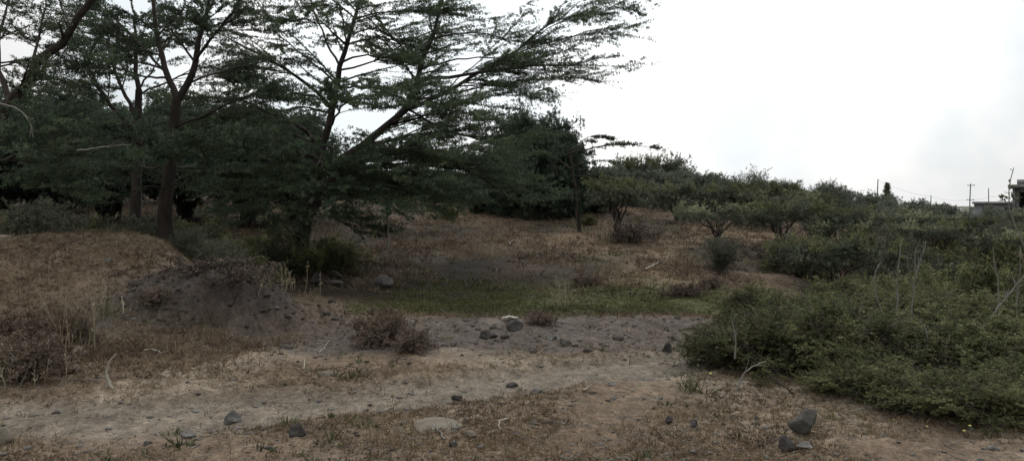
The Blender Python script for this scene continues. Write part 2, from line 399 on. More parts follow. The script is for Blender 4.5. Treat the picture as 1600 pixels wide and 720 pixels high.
# ------------------------------------------------------------------ ground vegetation (stuff)
def tufts(n, rmin, rmax, mask, nb, ln, wd, lay=0.6, amin=-38, amax=38, rpow=1.0, rad=0.03, dens_min=0.0):
    a = np.radians(amin + (amax - amin) * rs.random(n)); r = rmin * (rmax / rmin) ** (rs.random(n) ** rpow)
    x = np.sin(a) * r; y = np.cos(a) * r
    k = rs.random(n) < mask(x, y); x = x[k]; y = y[k]
    sz = 0.5 + rs.random(len(x)) ** 2 * 1.1
    t = np.clip(rs.normal(0.5, 0.17, len(x)), 0, 1)
    z = height(x, y)
    c = np.stack([x, y, z], 1)
    C = np.repeat(c, nb, 0); S = np.repeat(sz, nb); N = len(C)
    az = rs.random(N) * 2 * math.pi; sp = rs.random(N)
    C = C + np.stack([np.cos(az), np.sin(az), 0 * az], 1) * (rad * S * sp)[:, None]
    C[:, 2] -= 0.004
    el = lay * sp * 1.3 + 0.3 * rs.random(N)
    az2 = az + rs.normal(0, 0.5, N)
    d = np.stack([np.cos(az2) * np.sin(el), np.sin(az2) * np.sin(el), np.cos(el)], 1)
    l = (ln * S * (0.5 + rs.random(N)))[:, None]
    sd = norm(np.cross(d, norm(rs.normal(size=(N, 3)))))
    w = wd * (0.6 + 0.8 * rs.random(N))[:, None]
    mid = C + d * l * 0.55; tip = C + d * l; tip[:, 2] -= (0.18 * l[:, 0] * sp); 
    V = np.stack([C - sd * w * .5, C + sd * w * .5, mid + sd * w * .4, tip, mid - sd * w * .4], 1)
    i = np.arange(N)[:, None] * 5
    Q = np.concatenate([i + np.array([[0, 1, 2, 4]])]); Tt = i + np.array([[4, 2, 3]])
    tt = np.repeat(np.clip(np.repeat(t, nb) + rs.normal(0, 0.12, N), 0, 1), 5)
    V = V.reshape(-1, 3)
    return V, Q, Tt, tt
def grass_obj(name, res, mt):
    parts_v, parts_q, parts_t, tt, off = [], [], [], [], 0
    for V, Q, T, t in res:
        parts_v.append(V); parts_q.append(Q + off); parts_t.append(T + off); tt.append(t); off += len(V)
    V = np.concatenate(parts_v); t = np.concatenate(tt)
    # quads and triangles share vertices: build by hand
    Q = np.concatenate(parts_q); T = np.concatenate(parts_t)
    me = bpy.data.meshes.new(name)
    loops = np.concatenate([Q.ravel(), T.ravel()]).astype(np.int32)
    tot = np.concatenate([np.full(len(Q), 4), np.full(len(T), 3)]).astype(np.int32)
    me.vertices.add(len(V)); me.vertices.foreach_set('co', V.astype(np.float32).ravel())
    me.loops.add(len(loops)); me.loops.foreach_set('vertex_index', loops)
    me.polygons.add(len(tot)); me.polygons.foreach_set('loop_start', np.concatenate([[0], np.cumsum(tot)[:-1]]).astype(np.int32)); me.polygons.foreach_set('loop_total', tot)
    at = me.attributes.new('tint', 'FLOAT', 'POINT'); at.data.foreach_set('value', t.astype(np.float32))
    me.materials.append(mt); me.update()
    return link(name, me)

def m_near(x, y):
    p = fbm(x * 0.9, y * 0.9, 61, 4)
    v = ss(0.30, 0.60, p) * (1 - 0.93 * track_m(x, y)) * (1 - 0.7 * bank_m(x, y)) * (1 - 0.85 * np.clip(hump_m(x, y) * 2, 0, 1))
    return v * (1 - green_m(x, y)) * (1 - 0.75 * ss(13, 16, y))
def m_edge(x, y):    # denser fringe on the mound and along the bank edge
    p = fbm(x * 1.2, y * 1.2, 63, 4)
    mound = (1 - ss(-3.6, -2.2, x)) * ss(7.2, 8.2, y) * (1 - ss(13, 15, y)) * (1 - 0.95 * np.clip(hump_m(x, y) * 2, 0, 1))
    rim = np.exp(-((y - 11.35) / 0.35) ** 2) * ss(-3, -1, x) * (1 - ss(4, 5, x)) * 0.9
    return np.clip(mound * ss(0.28, 0.52, p) + rim, 0, 1) * (1 - track_m(x, y))
def m_slope(x, y): return ss(16.5, 19, y) * ss(0.3, 0.62, fbm(x * .6, y * .4, 64, 4)) * (1 - 0.8 * green_m(x, y))
def m_slope2(x, y): return ss(17, 20, y) * ss(0.38, 0.58, fbm(x * .5, y * .35, 65, 4))
gr = [tufts(60000, 4.2, 15, m_near, 9, 0.032, 0.005, 1.15), tufts(56000, 4.8, 15, m_edge, 8, 0.06, 0.0065, 1.05),
      tufts(26000, 16, 75, m_slope, 9, 0.12, 0.014, 1.0, rad=0.14)]
tag(grass_obj('dry_grass', gr, M['drygrass']), 'short dry yellow brown grass scattered over the bare soil', 'grass', kind='stuff')
gr = [tufts(26000, 15.5, 70, m_slope2, 9, 0.15, 0.018, 1.1, rad=0.16), tufts(12000, 7.5, 14, m_edge, 8, 0.07, 0.008, 1.2)]
tag(grass_obj('dry_scrub', gr, M['redgrass']), 'low reddish brown dead scrub on the slope and the mound', 'scrub', kind='stuff')
gr = [tufts(52000, 11, 22, lambda x, y: green_m(x, y) * (0.25 + 0.75 * ss(0.35, 0.6, fbm(x, y, 66, 3))), 8, 0.042, 0.011, 1.0, amin=-20, amax=24, rad=0.06)]
tag(grass_obj('green_grass', gr, M['greengrass']), 'short olive green grass in the damp hollow', 'grass', kind='stuff')
gr = [tufts(5500, 16, 60, lambda x, y: ss(0.5, 0.62, fbm(x * .4, y * .4, 67, 4)), 16, 0.11, 0.022, 1.2, rad=0.25),
      tufts(700, 4.6, 14, lambda x, y: ss(0.55, 0.68, fbm(x * .8, y * .8, 68, 4)) * (1 - track_m(x, y)), 14, 0.05, 0.014, 1.2, rad=0.07),
      tufts(3200, 11.2, 14.5, lambda x, y: ss(-2, 0, x) * (1 - ss(5, 6, x)) * ss(11.2, 11.8, y), 12, 0.06, 0.016, 1.1, amin=-12, amax=26, rad=0.12)]
tag(grass_obj('low_weeds', gr, M['olive']), 'low olive weeds in patches on the ground', 'weeds', kind='stuff')

# pebbles
def ico(sub=1):
    import bmesh
    bm = bmesh.new(); bmesh.ops.create_icosphere(bm, subdivisions=sub, radius=1)
    v = np.array([q.co[:] for q in bm.verts]); f = np.array([[w.index for w in t.verts] for t in bm.faces]); bm.free(); return v, f
IV, IF = ico(1)
def pebbles(n, r0, r1, s0, s1, mask):
    a = np.radians(-38 + 76 * rs.random(n)); r = r0 * (r1 / r0) ** rs.random(n)
    x = np.sin(a) * r; y = np.cos(a) * r; k = rs.random(n) < mask(x, y); x = x[k]; y = y[k]; n = len(x)
    s = s0 + (s1 - s0) * rs.random(n) ** 5
    sc3 = np.stack([s * (0.8 + .6 * rs.random(n)), s * (0.8 + .6 * rs.random(n)), s * (0.4 + .4 * rs.random(n))], 1)
    V = IV[None] * (1 + 0.25 * rs.normal(size=(n, len(IV), 1))) * sc3[:, None]
    V = V + np.stack([x, y, height(x, y) + 0.1 * s], 1)[:, None]
    Fc = IF[None] + (np.arange(n) * len(IV))[:, None, None]
    return V.reshape(-1, 3), Fc.reshape(-1, 3)
for nm, n, mk, mt, lb in (('pebbles', 6000, lambda x, y: 0.25 + 0.5 * bank_m(x, y) + 0.3 * (fbm(x, y, 71, 3) > .5), M['rock'], 'small grey brown pebbles and crumbs of soil strewn over the ground'),
                          ('soil_clods', 7000, lambda x, y: 0.15 + 0.6 * bank_m(x, y) + 0.8 * np.clip(hump_m(x, y) * 3, 0, 1), M['rock_dark'], 'dark crumbs and clods of soil strewn on the bank')):
    V, Fc = pebbles(n, 4.5, 14, 0.004, 0.030, mk)
    tag(link(nm, mesh(nm, [(V, Fc, 0, None)], [mt])), lb, 'stones', kind='stuff')

V, Fc = pebbles(5000, 8.5, 13, 0.02, 0.075, lambda x, y: np.clip(hump_m(x, y) * 2.5, 0, 1) * .9 + .10 * bank_m(x, y))
tag(link('earth_lumps', mesh('earth_lumps', [(V, Fc, 0, None)], [M['lump']])), 'dark crumbled lumps of earth covering the dug face of the hump', 'earth', kind='stuff')
def litter(n, r0, r1, mask):
    a = np.radians(-38 + 76 * rs.random(n)); r = r0 * (r1 / r0) ** rs.random(n)
    x = np.sin(a) * r; y = np.cos(a) * r; k = rs.random(n) < mask(x, y); x = x[k]; y = y[k]; n = len(x)
    az = rs.random(n) * 6.28; m = 4; P = np.zeros((n, m, 3)); ln = 0.02 + 0.12 * rs.random(n) ** 2
    cx, cy = x.copy(), y.copy()
    for j in range(m):
        P[:, j] = np.stack([cx, cy, height(cx, cy) + 0.004 + 0.012 * rs.random(n)], 1)
        az = az + rs.normal(0, .3, n); cx = cx + np.cos(az) * ln / (m - 1); cy = cy + np.sin(az) * ln / (m - 1)
    R = np.full((n, m), 0.0022) * (0.6 + rs.random(n))[:, None]
    return tubes(P, R, 3)
V, Q = litter(5200, 4.5, 14, lambda x, y: 0.45 + 0.5 * (fbm(x, y, 72, 3) > .5))
tag(link('twig_litter', mesh('twig_litter', [(V, Q, 0, None)], [M['twig_grey']])), 'broken bits of dry twig and straw littering the ground', 'litter', kind='stuff')
# ------------------------------------------------------------------ rocks
RV, RF = ico(4)
def rock(px, py, wpx, hpx, mt, label, group=None, deep=1.0, name='rock', lump=0.45, sink=0.28, Y=None, facet=True):
    b = G(px, py) if Y is None else D(px, Y)
    s = b[1] / F; w = wpx * s / 2; h = hpx * s
    o3 = rs.random(3) * 50
    d = RV.copy()
    # chip the sphere with random planes, so that it is blocky
    rr = np.ones(len(d))
    if facet:
        for k in range(9):
            nrm = norm(rs.normal(size=3) * np.array([1, 1, .8])); c = 0.34 + 0.30 * rs.random()
            dp = d @ nrm; rr = np.where(dp > 1e-3, np.minimum(rr, c / np.maximum(dp, 1e-3)), rr)
    n = fbm(d[:, 0] * 2 + o3[0] + d[:, 2], d[:, 1] * 2 + o3[1] - d[:, 2] * 1.3, 3, 4) - 0.5
    n2 = fbm(d[:, 0] * 7 + o3[1] + d[:, 2] * 5, d[:, 1] * 7 + o3[2] - d[:, 2] * 6, 4, 3) - 0.5
    V = d * (rr * (1 + lump * n + 0.16 * n2))[:, None] * np.array([w, w * deep * 0.8, h * 0.62]) * (np.array([1.12, 1.12, 1.0]) if facet else 1)
    zn = V[:, 2] / max(np.abs(V[:, 2]).max(), 1e-6); V[:, :2] *= (1.0 - 0.32 * zn)[:, None]
    V[:, 2] -= V[:, 2].min() + h * sink
    me = mesh(name, [(V, RF, 0, None)], [mt])
    o = link(name, me, loc=b, rot=(0, 0, rs.normal() * 0.3))
    tag(o, label, 'rock', group); return o
R_ = M
rock(762, 528, 40, 17, M['rock_dark'], 'dark wedge shaped rock lying on the bare dark bank left of centre')
rock(807, 513, 32, 14, M['rock_dark'], 'low dark grey rock on the rim of the hollow beside the white scrap')
rock(864, 531, 20, 12, M['rock'], 'small brown rock touching the grey rock on the bare bank')
rock(880, 539, 24, 14, M['rock_blue'], 'grey rounded rock in the middle of three on the bare bank')
rock(899, 542, 16, 7, M['rock_pale'], 'small pale flat stone at the right end of the three on the bank')
rock(1045, 550, 24, 15, M['rock_dark'], 'dark brown rock at the edge of the track near the thorn bush')
rock(802, 605, 18, 9, M['rock_dark'], 'dark stone in the group of three beside the track')
rock(812, 612, 16, 9, M['rock_pale'], 'pale stone in the group of three beside the track')
rock(836, 616, 26, 15, M['rock'], 'brown lumpy clod at the right of the group beside the track')
rock(712, 624, 22, 10, M['rock_dark'], 'flat dark stone on the near edge of the track')
rock(362, 658, 46, 22, M['rock_blue'], 'blue grey stone with pale chips lying on the pale track')
rock(296, 682, 34, 12, M['rock'], 'flat grey stone half sunk in dry grass in the left foreground')
rock(463, 680, 34, 19, M['rock_dark'], 'dark stone with a grey top at the front of the track')
rock(4, 692, 30, 24, M['rock_pale'], 'pale rounded stone cut by the left edge of the photo', facet=False)
rock(1260, 680, 48, 38, M['rock_blue'], 'blue grey block of rock, the tallest of three at the front of the thorn bush', lump=0.2, deep=0.8, sink=0.05)
rock(1226, 705, 32, 26, M['rock_dark'], 'dark round rock, nearest of three in front of the thorn bush', lump=0.2, sink=0.08)
rock(1260, 701, 38, 16, M['rock'], 'low long brown rock below the blue grey block', lump=0.25, sink=0.1)
rock(1045, 661, 24, 12, M['rock_dark'], 'small dark clod left of its twin in the right foreground')
rock(1083, 664, 20, 10, M['rock_dark'], 'small dark clod right of its twin in the right foreground')
rock(862, 661, 20, 7, M['rock_dark'], 'dark scrap of stone left of a smaller one in the near centre')
rock(880, 663, 16, 7, M['rock'], 'small brown stone right of a dark one in the near centre')
rock(806, 677, 22, 8, M['rock_dark'], 'low dark stone in the central foreground near a curved twig')
rock(708, 695, 20, 8, M['rock_dark'], 'low dark stone at the lower end of the fallen stick')
rock(735, 683, 36, 11, M['rock_pale'], 'pale flat stone in the dry grass right of the fallen stick', lump=.5, sink=.35)
rock(680, 668, 80, 13, M['rock_pale'], 'broad pale earthen boulder barely showing at the near side of the track', facet=False, lump=.7, sink=.62, deep=1.6)
rock(512, 586, 50, 13, M['rock_pale'], 'low tan boulder at the far edge of the track', lump=.7, sink=.45)
rock(106, 580, 36, 15, M['rock_pale'], 'low tan stone in dry brush at the left', facet=False, sink=.3)
rock(124, 556, 26, 14, M['rock_pale'], 'small round tan stone behind the low tan stone at the left', facet=False, sink=.3)
rock(955, 602, 20, 8, M['rock'], 'small grey stone with twigs on the near edge of the track right of centre')
rock(150, 415, 18, 6, M['rock_pale'], 'small pale stone on the crest of the left mound', sink=.2)
rock(58, 388, 16, 6, M['rock_pale'], 'pale stone high on the left mound near the edge of the photo')
rock(170, 408, 14, 7, M['rock'], 'grey stone on the left mound beside the pale one')
rock(495, 444, 26, 20, M['rock_dark'], 'dark square rock at the foot of the leaning acacia', sink=0.05)
rock(526, 438, 28, 16, M['rock_blue'], 'grey slab standing behind the flat slabs in the hollow', sink=0.05)
rock(598, 446, 30, 16, M['rock'], 'rounded mossy rock in the hollow right of the slabs', facet=False)
for px, py, w in ((520, 444, 26), (540, 440, 22), (505, 440, 16), (556, 438, 18)):
    rock(px, py, w, 5, M['rock_blue'], 'thin pale grey slab lying at the edge of the damp hollow', 'slabs in the hollow', sink=.1, name='stone_slab')
for px, py in ((1083, 390), (1006, 356), (1010, 360)):
    rock(px, py, 9, 6, M['rock_pale'], 'small pale stone far up the brown slope', 'pale stones on the slope')

# white scrap of plastic
b = G(797, 498); s = b[1] / F
gx, gy = np.meshgrid(np.linspace(-1, 1, 9), np.linspace(-1, 1, 7))
V = np.stack([gx.ravel() * 12 * s, gy.ravel() * 0.06, 0.02 + 0.02 * rs.random(63) + 0.012 * np.cos(gx.ravel() * 4)], 1)
i = np.arange(63).reshape(7, 9)
Q = np.stack([i[:-1, :-1], i[:-1, 1:], i[1:, 1:], i[1:, :-1]], -1).reshape(-1, 4)
tag(link('plastic_scrap', smooth(mesh('plastic_scrap', [(V, Q, 0, None)], [M['white']])), loc=b), 'thin white scrap of litter on the rim of the green hollow', 'litter')

# ------------------------------------------------------------------ sticks
def stick(pts, r, mt, label, name='stick', group=None, forks=0, side=6, cat='stick', sub=0.25):
    pts = np.asarray(pts, float); base = pts[0].copy()
    P, R = limbs([(pts - base, r, r * 0.45)], m=14, wob=0.10)
    parts = [(*tubes(P, R, side), 0, None)]
    if forks:
        L = np.linalg.norm(pts[-1] - pts[0])
        P2, R2 = grow(P, R, forks, 0.25, 0.95, L * sub, m=5, fwd=0.8, side=0.7, up=0.05, flat=1, curl=0.15, rr=0.6)
        parts.append((*tubes(P2, R2, 4), 0, None))
    o = link(name, smooth(mesh(name, parts, [mt])), loc=base)
    return tag(o, label, cat, group)
def on_ground(pl, lift=0.02): 
    out = []
    for q in pl:
        g = G(q[0], q[1]); g[2] += lift if len(q) < 3 else q[2]; out.append(g)
    return out
b0 = G(176, 606)
def up(px, py, Y): return A(px, py, Y)
stick([G(176, 608), up(165, 585, b0[1]), up(170, 566, b0[1]), up(181, 552, b0[1])], 0.016, M['twig_pale'], 'curved pale stick standing out of the dry brush on the left', forks=2)
stick(on_ground([(225, 550), (240, 549), (252, 554), (264, 552)]), 0.012, M['twig_pale'], 'crooked pale stick lying below the dark hump', forks=1)
stick(on_ground([(192, 494, 0.0), (193, 486, 0.04), (190, 478, 0.12)]), 0.014, M['twig_pale'], 'short pale stub standing on the bare soil of the left mound')
stick(on_ground([(95, 596), (130, 598), (165, 597)]), 0.008, M['twig_grey'], 'long thin grey stick lying in the brush on the left', forks=3)
stick(on_ground([(672, 662), (684, 676), (696, 692)]), 0.012, M['twig_grey'], 'straight fallen stick lying across the pale boulder in the foreground', forks=1)
stick(on_ground([(794, 658), (782, 662), (778, 670), (784, 676)]), 0.009, M['twig_pale'], 'small curved twig shaped like a hook in the central foreground')
stick(on_ground([(498, 560), (510, 549), (514, 540)], 0.05), 0.006, M['twig_pale'], 'thin straw coloured twig on the grass above the track')
stick(on_ground([(475, 577, 0), (476, 570, .05)]), 0.009, M['twig_pale'], 'tiny pale stub beside the low tan boulder')
stick(on_ground([(912, 614), (918, 608), (925, 604)]), 0.008, M['twig_pale'], 'short pale twig near the edge of the track right of centre')
stick(on_ground([(1008, 424), (1018, 419), (1030, 413)], .05), 0.03, M['twig_pale'], 'pale fallen branch on the brown slope right of centre')
stick(on_ground([(975, 430), (992, 426), (1008, 424)], .05), 0.018, M['twig_grey'], 'thin curved dead branch left of the pale fallen branch on the slope')
stick(on_ground([(690, 486), (715, 492), (738, 497)]), 0.01, M['twig_grey'], 'long thin stick lying on the rim of the hollow', forks=3)
stick(on_ground([(795, 385), (801, 378)], .06), 0.03, M['twig_grey'], 'short grey stump of a branch on the dark part of the slope')
for a, b_, lb in (((920, 570), (945, 572), 'thin dark twig lying on the smooth part of the track'),
                  ((1050, 574), (1078, 570), 'fine dark twig on the track just left of the thorn bush'),
                  ((640, 690), (668, 688), 'short dark twig in the central foreground'),
                  ((1155, 664), (1168, 672), 'small straw stalk on the right foreground grass'),
                  ((575, 640), (560, 648), 'short brown twig on the near half of the track')):
    stick(on_ground([a, ((a[0] + b_[0]) / 2, (a[1] + b_[1]) / 2 - 1), b_], .012), 0.006, M['twig_grey'], lb, forks=2)
# leaning stick under the left tree; hanging vine
g = G(408, 408)
stick([g, A(425, 372, g[1]), A(442, 350, g[1] + .2)], 0.022, M['twig_grey'], 'bare grey stick leaning toward the trunk of the leaning acacia')
V1 = 17.2
vine = [A(592, 401, V1), A(598, 392, V1), A(606, 388, V1), A(605, 367, V1), A(608, 350, V1), A(613, 345, V1)]
P, R = limbs([(np.array(vine) - vine[0], 0.020, 0.012), (np.array([A(605, 363, V1), A(617, 367, V1), A(628, 370, V1), A(640, 367, V1), A(645, 358, V1), A(644, 345, V1)]) - vine[0], 0.013, 0.010),
              (np.array([A(605, 385, V1), A(612, 394, V1), A(625, 393, V1)]) - vine[0], 0.011, 0.007)], m=16, wob=0.1)
tag(link('hanging_vine', smooth(mesh('vine', [(*tubes(P, R, 6), 0, None)], [M['twig_grey']])), loc=vine[0]), 'pale looping bare vine rising over the dark hollow below the acacia', 'vine')

# ------------------------------------------------------------------ acacias
def tree(name, label, base, limb_px, ref_y, levels, cat='tree', group=None, leafm='acacia', leaf=(0.05, 0.016), tufts_=14, k=3, barkm='bark', extra=0, crown_r=4.0, twm='bark_dark', mtrunk=12):
    """limb_px: (list of (px, py, dy), r0, r1)"""
    base = np.array(base, float)
    L = [(np.array([A(p[0], p[1], ref_y + p[2]) for p in pts]) - base, r0, r1) for pts, r0, r1 in limb_px]
    L[0][0][0] = (0, 0, -0.15)
    P, R = limbs(L, m=mtrunk, wob=0.07)
    R[1:] *= np.where(R[1:, :1] > 0.058, 0.85, 0.6)
    R[0] *= np.linspace(1, .72, mtrunk)
    R[0, 0] *= 1.35; R[0, 1] *= 1.12
    root = empty(name, base); tag(root, label, cat, group)
    tr = [(*tubes(P, R, 9), 0, None)]
    ws = np.array([0.12] + [1.0] * (len(P) - 1))
    P1, R1 = grow(P, R, levels[0][0], 0.22, 1.0, levels[0][1], m=9, fwd=1.0, side=0.62, up=levels[0][2], flat=0.32, curl=0.05, rr=0.45, wt=ws, taper=.82, rmax=.028)
    tr.append((*tubes(P1, R1, 5), 0, None))
    P2, R2 = grow(P1, R1, levels[1][0], 0.12, 1.0, levels[1][1], m=6, fwd=1.0, side=0.5, up=levels[1][2], flat=0.3, curl=0.045, rr=0.5, rmax=0.009, taper=.4)
    P3, R3 = grow(P2, R2, levels[2][0], 0.1, 1.0, levels[2][1], m=5, fwd=0.95, side=0.6, up=levels[2][2], flat=0.55, curl=0.06, rr=0.6, rmax=0.005)
    R3 = np.maximum(R3, 0.0028)
    link('trunk', smooth(mesh('trunk', tr, [M[barkm]])), root)
    cr = [(*tubes(P2, R2, 4), 1, None), (*tubes(P3, R3, 3), 1, None)]
    a, b, t = leaves(P3, tufts_, leaf[0], leaf[1], k=k); cr.append((a, b, 0, t))
    a, b, t = leaves(P2, int(tufts_ * 1.8), leaf[0], leaf[1], k=k, t0=0.1); cr.append((a, b, 0, t))
    a, b, t = leaves(P1, int(tufts_ * 3.0), leaf[0], leaf[1], k=k, t0=0.25); cr.append((a, b, 0, t))
    a, b, t = leaves(P[1:], int(tufts_ * 7), leaf[0], leaf[1], k=k, t0=0.55); cr.append((a, b, 0, t))
    link('crown', mesh('crown', cr, [M[leafm], M[twm]]), root)
    return root

gA = G(464, 424); YA = gA[1]
print('treeA', gA)
LA = [([(464, 424, 0), (470, 365, 0), (483, 310, 0), (498, 262, 0), (503, 228, 0)], 0.27, 0.15),
      ([(470, 365, 0), (487, 320, .3), (512, 272, .5), (545, 245, .9), (600, 205, 1.2), (637, 171, 1.3), (650, 129, 1.2), (660, 106, 1.2), (673, 62, 1.0), (694, 0, 1.0), (705, -30, 1)], 0.17, 0.03),
      ([(503, 228, 0), (521, 171, 0), (529, 100, .2), (541, 71, .2), (562, 8, .3), (570, -40, .3)], 0.11, 0.03),
      ([(529, 100, .2), (505, 55, .6), (488, 10, .8), (478, -30, .8)], 0.05, 0.02),
      ([(660, 106, 1.2), (627, 71, .6), (600, 50, .2), (570, 25, -.2)], 0.05, 0.015),
      ([(637, 171, 1.3), (700, 140, .9), (770, 100, .5), (850, 47, 0), (905, 3, -.3)], 0.07, 0.010),
      ([(770, 100, .5), (830, 75, .2), (900, 55, 0), (950, 40, 0), (972, 52, 0)], 0.035, 0.007),
      ([(820, 72, .3), (860, 40, .5), (920, 22, .8), (975, 12, .9)], 0.025, 0.006),
      ([(650, 129, 1.2), (720, 118, .6), (800, 108, .0), (880, 100, -.4), (960, 104, -.6)], 0.06, 0.006),
      ([(640, 160, 1.3), (720, 140, 1.6), (800, 128, 2), (870, 118, 2.2), (935, 130, 2.3)], 0.05, 0.006),
      ([(610, 196, 1.2), (690, 170, .5), (780, 150, -.2), (865, 148, -.6)], 0.05, 0.006),
      ([(545, 245, .9), (610, 215, .4), (690, 205, 0), (760, 215, -.2), (840, 240, -.4)], 0.06, 0.008),
      ([(512, 262, .4), (570, 245, -.2), (640, 240, -.8), (720, 262, -1.1), (790, 300, -1.3), (820, 325, -1.4)], 0.06, 0.008),
      ([(505, 250, .2), (560, 262, 1.2), (640, 250, 2), (740, 240, 2.6), (800, 270, 2.7)], 0.05, 0.008),
      ([(503, 228, 0), (460, 190, .3), (400, 165, .5), (330, 150, .4), (280, 155, .2)], 0.07, 0.010),
      ([(521, 171, 0), (480, 130, -.4), (430, 95, -.8), (370, 70, -1), (330, 45, -1)], 0.06, 0.008),
      ([(525, 130, 0.1), (470, 85, .8), (430, 50, 1.2), (400, 0, 1.5)], 0.045, 0.01),
      ([(500, 250, 0), (440, 225, -.5), (380, 215, -1), (320, 225, -1.2), (290, 240, -1.2)], 0.06, 0.008),
      ([(490, 300, 0), (440, 280, .6), (390, 270, 1), (340, 290, 1.3)], 0.05, 0.008),
      ([(515, 200, 0), (530, 170, -1.2), (560, 150, -2.4), (600, 150, -3.2)], 0.05, 0.008),
      ([(500, 240, 0), (480, 205, -1.2), (450, 190, -2.4), (400, 200, -3)], 0.05, 0.008),
      ([(529, 110, .2), (590, 95, 1.6), (640, 60, 2.6), (700, 40, 3.2), (760, 30, 3.4)], 0.045, 0.008),
      ([(600, 205, 1.2), (640, 190, 2.6), (700, 180, 3.6), (760, 190, 4)], 0.045, 0.008),
      ([(483, 320, 0), (540, 300, -.8), (600, 300, -1.2), (660, 320, -1.4)], 0.045, 0.008),
      ([(500, 262, 0), (560, 258, -1.5), (640, 275, -3), (720, 305, -3.6)], 0.05, 0.008),
      ([(490, 300, 0), (450, 275, -1.4), (400, 272, -2.4), (345, 292, -3)], 0.05, 0.008),
      ([(487, 315, 0), (530, 300, -1.6), (590, 312, -2.6), (630, 335, -3)], 0.04, 0.008),
      ([(500, 262, 0), (470, 240, -1.6), (420, 225, -3), (370, 235, -3.8)], 0.05, 0.008),
      ([(512, 262, .4), (600, 235, -1.6), (680, 225, -3), (770, 240, -3.6)], 0.05, 0.008),
      ([(640, 165, 1.3), (650, 160, -.6), (680, 165, -2), (740, 180, -3)], 0.05, 0.008),
      ([(560, 240, 1), (640, 270, 1.6), (720, 285, 2), (810, 310, 2.2)], 0.05, 0.008),
      ([(545, 250, .9), (640, 255, 0), (740, 270, 0), (850, 300, 0)], 0.05, 0.008),
      ([(521, 180, 0), (470, 165, 1.2), (410, 185, 2.2), (350, 200, 2.8)], 0.05, 0.008),
      ([(483, 325, 0), (445, 315, -.6), (410, 325, -1), (380, 350, -1.2)], 0.035, 0.007),
      ([(480, 335, 0), (510, 335, -.8), (545, 350, -1.3), (570, 375, -1.5)], 0.035, 0.007),
      ([(529, 100, .2), (560, 85, -.6), (600, 90, -1.2), (650, 100, -1.6)], 0.05, 0.008),
      ([(525, 140, .1), (570, 135, -1), (620, 140, -1.8), (680, 150, -2.4)], 0.05, 0.008),
      ([(541, 71, .2), (580, 60, .8), (630, 62, 1.4), (680, 70, 1.8)], 0.045, 0.008),
      ([(541, 71, .2), (510, 40, -.6), (480, 30, -1.2), (440, 35, -1.6)], 0.045, 0.008),
      ([(555, 30, .3), (590, 20, 0), (640, 15, -.4), (700, 20, -.6)], 0.04, 0.008),
      ([(555, 30, .3), (520, 0, .6), (480, -20, .8)], 0.04, 0.008),
      ([(673, 62, 1.0), (720, 50, 1.4), (770, 55, 1.6), (820, 75, 1.6)], 0.045, 0.008),
      ([(660, 106, 1.2), (720, 90, .2), (780, 90, -.4), (840, 100, -.8)], 0.045, 0.008),
      ([(545, 245, .9), (600, 235, .2), (660, 240, -.4), (730, 250, -.8)], 0.05, 0.008),
      ([(512, 262, .4), (560, 280, -.4), (620, 295, -1), (700, 330, -1.4)], 0.05, 0.008),
      ([(512, 262, .4), (580, 275, .8), (660, 300, 1.2), (740, 325, 1.4)], 0.05, 0.008),
      ([(503, 228, 0), (470, 215, .6), (430, 200, 1.2), (370, 180, 1.8)], 0.05, 0.008),
      ([(521, 171, 0), (490, 150, .8), (440, 140, 1.6), (380, 120, 2.2)], 0.05, 0.008),
      ([(637, 171, 1.3), (690, 200, 1), (750, 220, .8), (830, 215, .8)], 0.05, 0.008),
      ([(503, 240, 0), (492, 262, -1.5), (472, 298, -2.4), (455, 338, -2.8)], 0.04, 0.007),
      ([(512, 262, .4), (530, 270, -1.2), (545, 300, -2.2), (555, 340, -2.6)], 0.04, 0.007),
      ([(500, 250, 0), (505, 262, -1.4), (510, 290, -2.4), (508, 325, -2.9)], 0.04, 0.007),
      ([(495, 270, 0), (460, 270, -1), (425, 300, -1.8), (410, 340, -2.2)], 0.04, 0.007),
      ([(690, 150, .9), (730, 110, 1), (790, 55, 1), (820, 20, 1.1)], 0.03, 0.008),
      ]
tree('acacia_tree', 'large leaning acacia in the middle with long tiered branches reaching right into the sky', gA, LA, YA,
     [(760, 2.1, 0.01), (5400, 0.88, 0.0), (2400, 0.34, 0.02)], leaf=(0.044, 0.015), tufts_=13, k=3)

